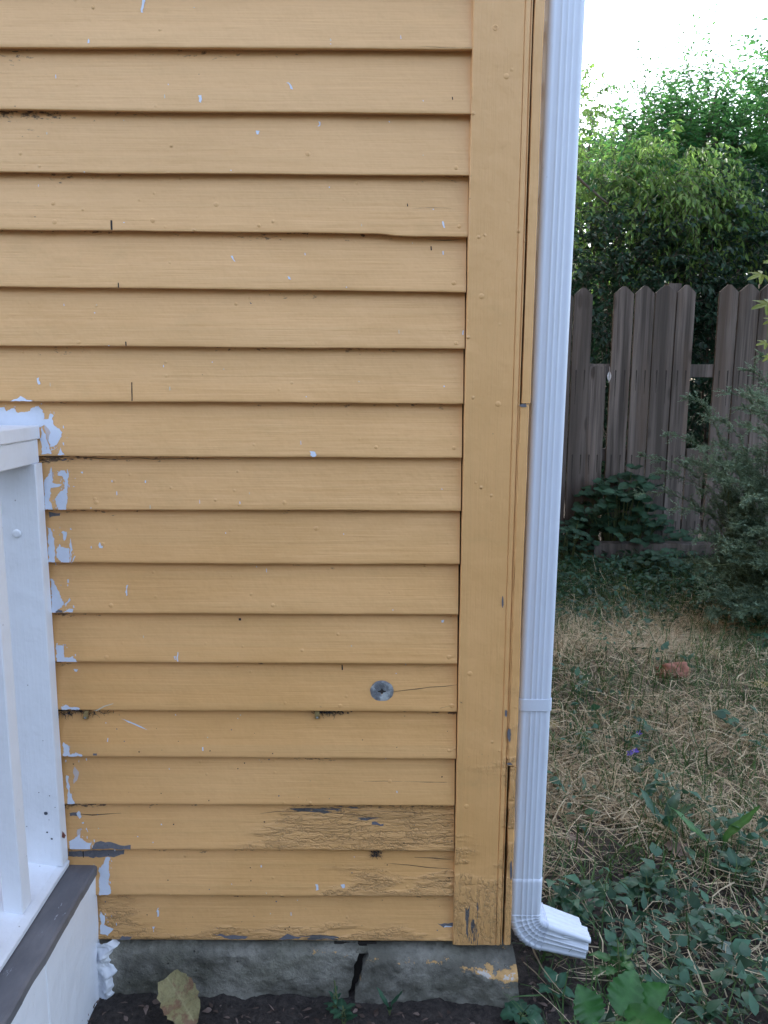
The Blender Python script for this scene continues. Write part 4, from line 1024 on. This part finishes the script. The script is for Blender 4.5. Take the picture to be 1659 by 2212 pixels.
def blades(X, Y, h, w, lean, rng, tint, flat=0.0, segs=3):
    n = len(X); az = rng.uniform(0, 2 * math.pi, n); Z = gzv(X, Y) - .004 + flat * rng.uniform(0, .05, n)
    el = np.clip(rng.normal(1.1 - lean, .35, n), .02, 1.5); D = np.stack([np.cos(az) * np.cos(el), np.sin(az) * np.cos(el), np.sin(el)], 1)
    S = norm(np.stack([-np.sin(az), np.cos(az), rng.normal(0, .5, n)], 1)); H = h * rng.uniform(.5, 1.3, n); cur = rng.uniform(.0, 1.5, n)
    kink = rng.normal(0, .12, (n, 3)); B = np.stack([X, Y, Z], 1); rows = []
    for q in range(segs + 1):
        t = q / segs; c = B + D * (H * t)[:, None]; c[:, 2] -= cur * H * t * t * .6; c += kink * (H * math.sin(t * 3))[:, None]
        c[:, 2] = np.maximum(c[:, 2], Z + .002); ww = (w * (1 - .75 * t))[:, None] if hasattr(w, '__len__') else w * (1 - .75 * t)
        rows += [c - S * ww / 2, c + S * ww / 2]
    V = np.stack(rows, 1).reshape(-1, 3); o = np.arange(n)[:, None, None] * (2 * segs + 2)
    f = np.array([(2 * q, 2 * q + 1, 2 * q + 3, 2 * q + 2) for q in range(segs)]); F = (o + f[None]).reshape(-1, 4)
    return V, F, np.repeat(np.clip(tint, 0, 1), 2 * segs + 2)
rng = np.random.default_rng(21)
def dens(X, Y):
    m = n2(X, Y, 2.3, 4)
    return outside(X, Y) * (.10 * SS(-.6, .2, Y) + .9 * SS(.15, .75, Y + (m - .5) * .9)) * (1 - .90 * SS(2.35, 2.95, Y + (m - .5) * .6)) * (.35 + .65 * SS(.35, .55, m))
X, Y = scatter(62000, .28, 3.0, -.3, 3.8, dens, rng); t = .45 + .5 * (n2(X, Y, 3, 9) - .5) + rng.normal(0, .32, len(X))
a = blades(X, Y, .12, rng.uniform(.0018, .0042, len(X)), .35, rng, t, segs=4)
X, Y = scatter(50000, .28, 3.0, -.3, 3.6, dens, rng); t = .5 + rng.normal(0, .32, len(X))
b = blades(X, Y, .15, rng.uniform(.0018, .0045, len(X)), 1.0, rng, t, 1.0, segs=4)
o = npbuild('dry_grass', np.concatenate([a[0], b[0]]), np.concatenate([a[1], b[1] + len(a[0])]), L_DRY, None, np.concatenate([a[2], b[2]]))
tag(o, 'tangled straw-coloured dry grass covering the yard', 'grass', kind='stuff')
def gdens(X, Y): m = n2(X, Y, 1.9, 14); return outside(X, Y) * (.30 + .8 * SS(.45, .60, m) + .8 * SS(2.1, 2.6, Y) + .7 * SS(1.25, 1.6, X - (Y - 1) * .25) * SS(.2, .7, Y)) * SS(-.9, .1, Y)
X, Y = scatter(60000, .28, 3.4, -.5, 4.1, gdens, rng)
a = blades(X, Y, .14, rng.uniform(.0025, .006, len(X)), .15, rng, .4 + rng.normal(0, .25, len(X)))
o = npbuild('green_grass', a[0], a[1], L_GG, None, a[2]); tag(o, 'thin green grass blades growing among the dry grass', 'grass', kind='stuff')
# low leafy cover
def cdens(X, Y):
    m = n2(X, Y, 3.1, 24); return outside(X, Y) * (.95 * SS(.85, .3, Y) * SS(-.9, -.4, Y) * SS(.38, .55, m) + .40 * SS(.52, .66, m) + .9 * SS(2.2, 2.7, Y) + .35 * SS(1.3, 1.7, X - (Y - 1) * .25))
X, Y = scatter(8200, .29, 3.4, -.55, 4.0, cdens, rng); kk_ = ~((X < .50) & (Y > -.16) & (Y < .10)); X = X[kk_]; Y = Y[kk_]; n = len(X)
st = 4; XX = np.repeat(X, st) + rng.normal(0, .016, n * st); YY = np.repeat(Y, st) + rng.normal(0, .016, n * st); ZZ = gzv(XX, YY) + rng.uniform(.008, .09, n * st)
az = rng.uniform(0, 6.28, n * st); el = rng.uniform(-.2, .8, n * st); D = np.stack([np.cos(az) * np.cos(el), np.sin(az) * np.cos(el), np.sin(el)], 1)
sz = rng.uniform(.012, .030, n * st) + np.repeat(rng.uniform(0, .022, n), st)
def fat_leaves(P, D, Nn, L, Wd, tint):
    """six-sided oval leaves, 8 verts"""
    S = norm(np.cross(D, Nn)); N2 = np.cross(S, D); L = L[:, None]; Wd = Wd[:, None]
    pr = [(0, 0, 0), (.16, .36, .10), (.42, .5, .18), (.74, .26, .04), (1.08, 0, -.2), (.74, -.26, .04), (.42, -.5, .18), (.16, -.36, .10)]
    V = np.stack([P + D * L * a_ + S * Wd * b_ + N2 * Wd * c_ for a_, b_, c_ in pr], 1).reshape(-1, 3); o = np.arange(len(P))[:, None] * 8
    F = np.concatenate([o + np.array([q]) for q in ([0, 7, 1, 1][:0] or [0, 7, 2, 1], [7, 6, 3, 2], [6, 5, 4, 3])], 1).reshape(-1, 4)
    return V, F, np.repeat(tint, 8)
a = fat_leaves(np.stack([XX, YY, ZZ], 1), D, norm(np.array([0, 0, 1.]) + rng.normal(0, .3, (n * st, 3))), sz, sz * np.repeat(rng.uniform(.3, .8, n), st), np.clip(np.repeat(rng.uniform(.15, .9, n), st) + rng.normal(0, .18, n * st), 0, 1))
o = npbuild('ground_cover', a[0], a[1], L_BL, None, a[2], smooth=True); tag(o, 'low mat of small oval weed leaves over the dark soil', 'ground cover', kind='stuff')
# leaf litter crumbs and straw bits on the soil by the foundation
X, Y = scatter(5000, -.62, 1.6, -.62, .5, lambda X, Y: outside(X, Y) * 1.0, rng); n = len(X)
az = rng.uniform(0, 6.28, n); el = rng.normal(0, .25, n); D = np.stack([np.cos(az) * np.cos(el), np.sin(az) * np.cos(el), np.sin(el)], 1); L_ = rng.uniform(.004, .022, n)
a = fat_leaves(np.stack([X, Y, gzv(X, Y) + rng.uniform(.0, .012, n)], 1), D, norm(np.array([0, 0, 1.]) + rng.normal(0, .5, (n, 3))), L_, L_ * rng.uniform(.1, .6, n), np.clip(rng.normal(.3, .3, n), 0, 1))
o = npbuild('leaf_litter', a[0], a[1], L_DEAD, None, a[2]); tag(o, 'crumbled dead leaves and twigs on the soil', 'leaf litter', kind='stuff')

# fallen leaves one can pick out
def fallen(u, v, L, Wd, label, mat, ang, tilt=.1, z=.08, tint=.6, shape='ovate', serr=.06, curl=.2):
    p = G(u, v, z); x, y = p.x, p.y; mb = MB(); zz = gz(x, y) + .02
    d = Vector((math.cos(ang), math.sin(ang), tilt)); b = Vector((x, y, zz)) - d.normalized() * L * .5
    big_leaf(mb, b, d, (0, -.2, 1), L, Wd, tint, 12, serr, curl, shape, 0, .25, u)
    mb.tube([b, b - d * L * .3], .0012, .0008, 5, 0, .3)
    tag(mb.build('fallen_leaf', mat, smooth=True), label, 'leaf')
mb = MB(); a = W(362, 2112, -.062); b = W(415, 2200, -.13)
big_leaf(mb, a, b - a, (.35, -1, .45), (b - a).length * 1.1, .074, .55, 14, .05, .10, 'round', 0, .30, 2)
tag(mb.build('fallen_leaf', L_YEL2, smooth=True), 'large curled yellow-green leaf leaning on the foundation near the porch', 'leaf')
fallen(1463, 1815, .075, .06, 'curled purplish dead leaf in the dry grass above the thistle', L_DEAD, 2.2, .4, .10, .9)
fallen(1590, 1768, .06, .03, 'tan dead leaf lying flat near the right edge', L_DEAD, .2, .1, .09, .8)
fallen(1555, 1420, .09, .06, 'pale yellow leaf behind and right of the red brick', L_YEL, .3, .1, .12, .9)
fallen(1345, 1278, .10, .10, 'pale yellow leaf in the dark weeds below the timber', L_YEL, 1.0, .8, .10, 1.0)
fallen(1568, 1322, .07, .07, 'small yellow leaf in the shade under the feathery weeds', L_YEL, 1.2, .6, .10, .6)
fallen(1195, 1560, .035, .045, 'bright yellow leaf beside the downspout strap', L_YEL, 1.4, 1.2, .10, .5)
fallen(1650, 1500, .10, .05, 'pale leaf at the right edge level with the strap', L_YEL, .2, .1, .08, 1.0)
fallen(1262, 1985, .07, .05, 'brown crinkled dead leaf on the soil behind the outlet', L_DEAD, .4, .3, .03, .5)
fallen(1548, 2010, .035, .03, 'small pink-brown dead leaf on the dark soil right of the thistle', L_DEAD, 1.8, .5, .04, .9)
fallen(1235, 1830, .05, .035, 'rusty brown leaf in the straw right of the pipe', L_DEAD, 2.0, .4, .04, .3)

# red brick in the dry grass
p = G(1455, 1470, .13); mb = MB()
rows = []
def brickpt(a, b_, c_):
    return (p.x + a * .075 + .15 * b_ * .02, p.y + .03 + b_ * .05, gz(p.x, p.y) + .01 + c_ * .085)
from mathutils import Euler
Rb = Euler((rad(-32), rad(6), rad(12))).to_matrix(); cb = Vector((p.x, p.y + .02, gz(p.x, p.y) + .022)); n_ = 24; rows = []
for q in range(n_ + 1):
    th = math.pi * q / n_; row = []
    for s_ in range(48):
        an = 2 * math.pi * s_ / 48; d = Vector((math.sin(th) * math.cos(an), math.sin(th) * math.sin(an), math.cos(th)))
        m = (abs(d.x) ** 9 + abs(d.y) ** 9 + abs(d.z) ** 9) ** (-1 / 9)
        v_ = Vector((d.x * m * .056, d.y * m * .046, d.z * m * .030)); v_.x *= 1 - .25 * d.z; v_ *= 1 + .24 * nz(d.x * 2, d.y * 2, d.z * 2) + .04 * nz(d.x * 7, d.y * 7, d.z * 7)
        row.append(cb + Rb @ v_)
    rows.append(row)
mb = MB(); mb.grid(rows, 0, close=True, flip=True); tag(mb.build('brick', simple('red_brick', (.27, .12, .085), .9, 0, .5, 60), smooth=True), 'rounded broken red brick half hidden in the dry grass', 'brick')
# violets
for k, (u, v) in enumerate([(1379, 1583), (1372, 1622), (1368, 1618 + 8)]):
    q = G(u, v, .11); mb = MB(); zg = gz(q.x, q.y)
    e = thing('violet_flower', ['highest small purple flower in the dry grass', 'small purple flower, right one of the lower pair', 'small purple flower, left one of the lower pair'][k], 'flower', 'purple flowers in the dry grass')
    x_ = q.x - (.012 if k == 2 else 0); st_ = MB(); st_.tube([(x_, q.y, zg), (x_ + .004, q.y, zg + .04), (x_, q.y, .11)], .0012, .0009, 5, 0, .5); st_.build('stem', M_STEM, e)
    for a_ in range(5):
        an = a_ * 1.256; big_leaf(mb, (x_, q.y, .11), (math.cos(an), -.5, math.sin(an)), (0, -1, .3), .013, .009, .5, 4)
    mb.build('petals', simple('violet_petal_%d' % k, (.22, .14, .62), .5), e)
# white feather on the fence and a dried fern curl
q = W(1316, 808, FY - .03); mb = MB()
mb.tube([(q.x, q.y, q.z + .05), (q.x + .004, q.y, q.z), (q.x, q.y, q.z - .06)], .0015, .001, 5)
for k in range(16):
    t = k / 15; z = q.z + .02 - t * .06; w = .014 * math.sin(math.pi * (t * .8 + .15))
    for s_ in (-1, 1): mb.add([(q.x, q.y, z), (q.x + s_ * w, q.y - .003, z - .008), (q.x + s_ * w * .8, q.y - .002, z - .013)], [(0, 1, 2)])
tag(mb.build('feather', simple('white_feather', (.6, .6, .63), .8)), 'small white feather caught on the broken picket', 'feather')
q = G(1275, 1215, .10); mb = MB(); random.seed(5)
for k in range(26):
    pts = [Vector((q.x + random.gauss(-.03, .02), q.y + random.gauss(0, .02), .11 + 0))]; d = Vector((random.gauss(-.1, .5), random.gauss(0, .3), 1)).normalized()
    for s_ in range(7): d = (d + Vector((random.gauss(0, .3) + .12 * s_, random.gauss(0, .2), random.gauss(-.18, .25)))).normalized(); pts.append(pts[-1] + d * .028)
    mb.tube(pts, .003, .001, 4, 0, random.uniform(.2, .7))
tag(mb.build('dead_weed', leafmat('rusty_stalk', (.12, .05, .03), (.28, .15, .09), .8, .05)), 'tangle of curled rusty dead stalks at the end of the timber', 'dead plant')

# ------------------------------------------------------------------ feathery weeds (right) and bramble under the fence
def feathery(name, label, base, targets, seed, group):
    """long arching stems set with fine leaflets"""
    rng = np.random.default_rng(seed); random.seed(seed); e = thing(name, label, 'weed', group); bx, by = base; parts = []
    K = len(targets); S = np.array([[bx + random.gauss(0, .05), by + random.gauss(0, .05), gz(bx, by)] for _ in range(K)]); st = MB()
    for k, t in enumerate(targets):
        t = np.array(t); m = S[k] * .72 + t * .28; m[2] = S[k][2] + (t[2] - S[k][2]) * 1.02
        pts = []
        for q in range(14):
            u = q / 13; pts.append((1 - u) ** 2 * S[k] + 2 * u * (1 - u) * m + u * u * t)
        pts = np.array(pts); pts += rng.normal(0, .004, pts.shape)
        st.tube([tuple(p_) for p_ in pts], .0034, .0010, 4, 0, .4)
        # side sprigs
        n = 52; u = rng.uniform(.2, 1, n) ** .8; idx = u * 12.99; i0 = idx.astype(int); fr = (idx - i0)[:, None]; P = pts[i0] * (1 - fr) + pts[i0 + 1] * fr; T = norm(pts[i0 + 1] - pts[i0])
        D = norm(T * 1.0 + rng.normal(0, .55, (n, 3)) + np.array([0, 0, .25])); L = rng.uniform(.04, .13, n) * (1.25 - .8 * u)
        parts.append(twigs(n, P, D, L, np.full(n, .1), 16, .018, .005, rng, lambda P_: .35 + .45 * SS(.3, 1.0, np.broadcast_to(u[:, None], P_.shape[:2])), rt=.0011, hang=-.15))
    st.build('stem', M_STEM, e); V, F, T, M_ = merge(parts); npbuild('foliage', V, F, [L_MG, L_MG], e, T, M_)
random.seed(41)
def tg(u, v, y): p_ = W(u, v, y); return (p_.x, p_.y, p_.z)
TA = [(1390,990,2.6),(1375,1065,2.5),(1440,940,2.7),(1470,1000,2.6),(1500,1060,2.5),(1480,860,2.8),(1420,1020,2.7),(1450,1100,2.4),(1520,900,2.6),(1540,960,2.5)]
TA += [(random.uniform(1480, 1640), random.uniform(960, 1250), random.uniform(2.1, 2.8)) for _ in range(34)]
feathery('feathery_weed', 'grey-green feathery weed with the longest stems arching left over the fence boards', (2.02, 2.75), [tg(*a_) for a_ in TA], 51, 'feathery weeds in front of the fence')
TB = [(1560,850,2.5),(1600,800,2.6),(1640,770,2.5),(1590,880,2.4),(1650,830,2.4),(1570,1010,2.3),(1610,920,2.3),(1700,760,2.3)] + [(random.uniform(1550, 1720), random.uniform(830, 1240), random.uniform(1.9, 2.5)) for _ in range(38)]
feathery('feathery_weed', 'grey-green feathery weed at the right edge, the tallest of them', (2.15, 2.5), [tg(*a_) for a_ in TB], 52, 'feathery weeds in front of the fence')
TC = [(random.uniform(1500, 1700), random.uniform(1150, 1330), random.uniform(1.9, 2.5)) for _ in range(40)]
feathery('feathery_weed', 'low dark feathery weed spreading near the ground at the right edge', (2.15, 2.25), [tg(*a_) for a_ in TC], 53, 'feathery weeds in front of the fence')

def bramble(name, label, cx, cy, w, h, n, ls, mat, seed, y_sp=.12):
    rng = np.random.default_rng(seed); random.seed(seed); e = thing(name, label, 'plant'); st = MB(); lf = MB()
    for _ in range(n):
        x = cx + random.gauss(0, w * .5); y = cy + random.gauss(0, y_sp); hh = h * random.uniform(.25, 1) * math.exp(-((x - cx) / w) ** 2)
        b0 = Vector((cx + (x - cx) * .5, cy, gz(cx, cy))); t = Vector((x, y, gz(x, y) + hh)); st.tube([b0, b0.lerp(t, .5) + Vector((0, 0, .05)), t], .003, .0015, 4, 0, .4)
        a0 = random.uniform(0, 6.28)
        for q in range(3):
            a_ = a0 + (q - 1) * 1.3; el = random.uniform(-.1, .6); d = Vector((math.cos(a_) * math.cos(el), math.sin(a_) * math.cos(el) - .2, math.sin(el))); L = ls * random.uniform(.7, 1.2)
            big_leaf(lf, t + d * .012, d, (0, -.5, 1), L, L * .78, random.uniform(.25, .8), 7, .06, .25, 'ovate', 0, seed=q)
    st.build('stem', M_STEM, e); lf.build('foliage', mat, e, smooth=True)
pz = W(1340, 1100, 3.95)
bramble('bramble', 'dark green bramble bush in front of the fence behind the timber', 1.66, 3.93, .42, .62, 120, .085, L_DK, 61)
bramble('bramble', 'low dark plant at the foot of the fence beside the downspout', 1.22, 3.7, .22, .34, 50, .05, L_DK, 62)
bramble('leafy_weed', 'low broadleaf weed in front of the timber', 1.75, 3.35, .28, .16, 40, .06, L_DK, 63)
bramble('leafy_weed', 'dark leafy weed in the shade right of the timber', 2.25, 3.1, .3, .22, 50, .05, L_DK, 64)

# ------------------------------------------------------------------ trees beyond the fence
def B(u, v, y, rx, ry, rz, K, L, n, ll, lw, **kw): c_ = W(u, v, y); return dict(c=tuple(c_), r=(rx, ry, rz), K=K, L=L, n=n, ll=ll, lw=lw, **kw)
# a) yellow-green small tree with drooping arched branches
tree('small_tree', 'yellow-green small tree with drooping arched branches behind the fence', 'tree', (2.3, 6.0, 0), .06, [
    B(1330, 450, 5.7, .75, .5, .48, 260, .45, 14, .072, .028, droop=.55, tint=.38, hang=.8, dir=(.1, -.2, .25)),
    B(1440, 410, 5.5, .62, .4, .36, 240, .50, 14, .072, .028, droop=.7, tint=.62, hang=.9, dir=(.3, -.3, .15)),
    B(1500, 455, 5.4, .45, .35, .22, 150, .45, 14, .060, .022, droop=.7, tint=.85, hang=.9, dir=(.4, -.3, .0)),
    B(1275, 390, 6.0, .35, .4, .3, 90, .4, 14, .06, .022, droop=.4, tint=.55, hang=.6)], [L_YG, M_BARK], 71)
# b) tall bright green shrub with wispy upright shoots
tree('tall_shrub', 'tall bright green shrub whose wispy upright shoots stand against the sky', 'tree', (3.1, 7.2, 0), .07, [
    B(1470, 340, 6.8, .80, .6, .46, 360, .42, 14, .078, .036, droop=.1, tint=.45, dir=(0, 0, .8)),
    B(1500, 250, 6.8, .45, .4, .46, 75, .5, 13, .055, .024, droop=.05, tint=.55, dir=(-.05, 0, 1.3)),
    B(1500, 190, 6.8, .34, .3, .42, 20, .55, 12, .052, .022, droop=.0, tint=.55, dir=(0, 0, 1.6)),
    B(1415, 270, 6.8, .34, .3, .42, 50, .5, 12, .052, .022, droop=.05, tint=.5, dir=(-.3, 0, 1.3))], [L_GR, M_BARK], 72)
# c) right-hand tree
tree('broad_tree', 'fuller mid-green tree at the right edge of the photo beyond the fence', 'tree', (4.1, 7.6, 0), .09, [
    B(1620, 390, 7.0, .75, .7, .5, 330, .45, 14, .085, .042, droop=.15, tint=.5, dir=(0, 0, .6)),
    B(1650, 235, 7.2, .40, .6, .50, 90, .5, 13, .06, .028, droop=.1, tint=.45, dir=(.2, 0, 1.1)),
    B(1570, 290, 7.2, .4, .5, .35, 40, .5, 13, .06, .028, droop=.1, tint=.5, dir=(-.1, 0, 1.0)),
    B(1760, 250, 7.0, .8, .8, 1.0, 250, .5, 14, .085, .042, droop=.15, tint=.45)], [L_GR, M_BARK], 73)
# d) dark understory right behind the fence
tree('dark_shrub', 'dark blue-green shrub filling the space above the left fence boards', 'shrub', (2.0, 5.4, 0), .04, [
    B(1330, 640, 5.2, 1.0, .5, .75, 420, .4, 14, .062, .032, droop=.35, tint=.4, hang=.5), B(1280, 820, 5.0, .9, .4, .9, 260, .4, 14, .062, .032, droop=.35, tint=.3, hang=.5)], [L_DK, M_BARK], 74)
tree('dark_shrub', 'dark glossy shrub behind the gap in the fence at the right', 'shrub', (3.0, 5.8, 0), .05, [
    B(1560, 560, 5.5, 1.0, .6, .8, 480, .42, 14, .068, .034, droop=.35, tint=.5, hang=.5), B(1530, 820, 5.2, 1.0, .4, .9, 320, .4, 14, .068, .034, droop=.35, tint=.35, hang=.5),
    B(1760, 620, 5.6, .9, .7, 1.2, 250, .42, 14, .068, .034, droop=.35, tint=.4)], [L_DK, M_BARK], 75)
# e) slim tree just visible by the pipe, and a far one
tree('slim_tree', 'slim olive-green tree just showing beside the top of the downspout', 'tree', (2.2, 8.5, 0), .06, [
    B(1258, 250, 8.0, .20, .4, .50, 80, .4, 13, .07, .028, droop=.5, tint=.55, hang=.8), B(1200, 400, 8.0, .8, .6, .8, 200, .4, 13, .07, .028, droop=.4, tint=.45)], [L_YG, M_BARK], 76)
tree('far_tree', 'pale blue-green round tree far behind, low on the skyline', 'tree', (4.6, 14, 0), .12, [
    B(1330, 400, 13.5, 1.6, 1.2, .8, 420, .6, 12, .13, .07, droop=.2, tint=.7), B(1450, 540, 13.5, 3.0, 1.6, 2.0, 700, .7, 12, .14, .08, droop=.2, tint=.45), B(1680, 500, 13.5, 2.4, 1.6, 2.2, 500, .7, 12, .14, .08, droop=.2, tint=.45)],
    [leafmat('hazy_leaf', (.03, .07, .045), (.10, .19, .13), .5, .3), M_BARK], 77)
tree('far_tree', 'dark far tree mass seen through the lower gaps of the shrubs', 'tree', (3.6, 10, 0), .12, [
    B(1300, 800, 9.0, 1.8, .8, 1.8, 800, .6, 12, .12, .075, droop=.2, tint=.3), B(1285, 740, 7.6, .8, .5, .9, 420, .5, 12, .11, .075, droop=.2, tint=.3), B(1400, 1000, 7.5, 2.6, .6, 1.0, 900, .5, 12, .11, .07, droop=.2, tint=.3), B(1600, 750, 9.0, 2.2, .8, 1.9, 900, .6, 12, .11, .06, droop=.2, tint=.3)], [L_DK, M_BARK], 78)
# unseen hedge added behind the viewpoint to keep low light off the wall
tree('added_hedge', 'tall dark hedge added unseen behind the viewpoint to block low light', 'hedge', (-.5, -6.6, 0), .06, [
    dict(c=(cx_h, -6.8, cz_h), r=(1.5, .9, 1.5), K=150, L=.9, n=10, ll=.26, lw=.17, droop=.2, tint=.4) for cx_h in (-7, -4.8, -2.6, -.4, 1.8, 4.0, 6.2) for cz_h in (1.0, 2.9)], [L_DK, M_BARK], 80)
# bare arching branch crossing the yellow-green tree
mb = MB(); pts = [W(u, v, 5.1) for u, v in [(1180,505),(1240,566-4),(1300,570),(1345,572),(1390,545),(1440,520),(1500,485),(1550,440)]]
mb.tube(pts, .006, .003, 5); pts = [W(u, v, 5.2) for u, v in [(1225,360),(1260,395),(1300,430),(1335,455),(1365,480)]]; mb.tube(pts, .012, .006, 6)
for _ in range(8):
    a_ = W(random.uniform(1230, 1420), random.uniform(440, 560), 5.2); mb.tube([a_, a_ + Vector((random.uniform(.1, .3), 0, random.uniform(-.1, .12))), a_ + Vector((random.uniform(.3, .5), 0, random.uniform(-.12, .15)))], .003, .001, 4)
st_ = [e_ for e_ in COL.objects if e_.name.startswith('small_tree')][0]
mb.build('branch', M_BARK, st_)
# maple leaves reach in from the right; unseen crown added to shade fence
e = tree('maple_tree', 'maple with yellow-green lobed leaves reaching in at the right edge, in front of the fence, with an added unseen crown that shades it', 'tree', (3.9, 3.0, 0), .08, [
    dict(c=(4.3, 3.2, 3.6), r=(1.15, 1.5, .9), K=130, L=.45, n=12, ll=.11, lw=.09, droop=.3, tint=.5), dict(c=(3.6, 3.4, 2.3), r=(.6, .8, .7), K=160, L=.35, n=12, ll=.10, lw=.08, droop=.3, tint=.4)], [L_GR, M_BARK], 79)
mb = MB(); b0 = Vector((3.75, 2.9, 1.9)); t0 = Vector(tg(1668, 620, 1.9)); mb.tube([b0, Vector((3.0, 2.3, 1.85)), t0 + Vector((.08, 0, .06)), t0], .012, .004, 7)
mb.build('branch', M_BARK, e); mb = MB(); random.seed(3)
for (u, v, r_) in [(1645,592,.062),(1660,655,.075),(1690,560,.08),(1700,610,.08),(1672,690,.05),(1720,660,.08),(1655,740,.045),(1740,580,.09),(1662,770,.035)]:
    c_ = Vector(tg(u, v, 1.9 + random.uniform(-.05, .05))); mb.tube([t0, c_], .0015, .001, 4, 0, .4); palm_leaf(mb, c_, (-.9, -.2, random.uniform(-.5, .1)), (0, -.8, 1), r_, random.uniform(.4, .9))
mb.build('foliage', L_MP, e)
print('verts', sum(len(o.data.vertices) for o in COL.objects if o.type == 'MESH'))
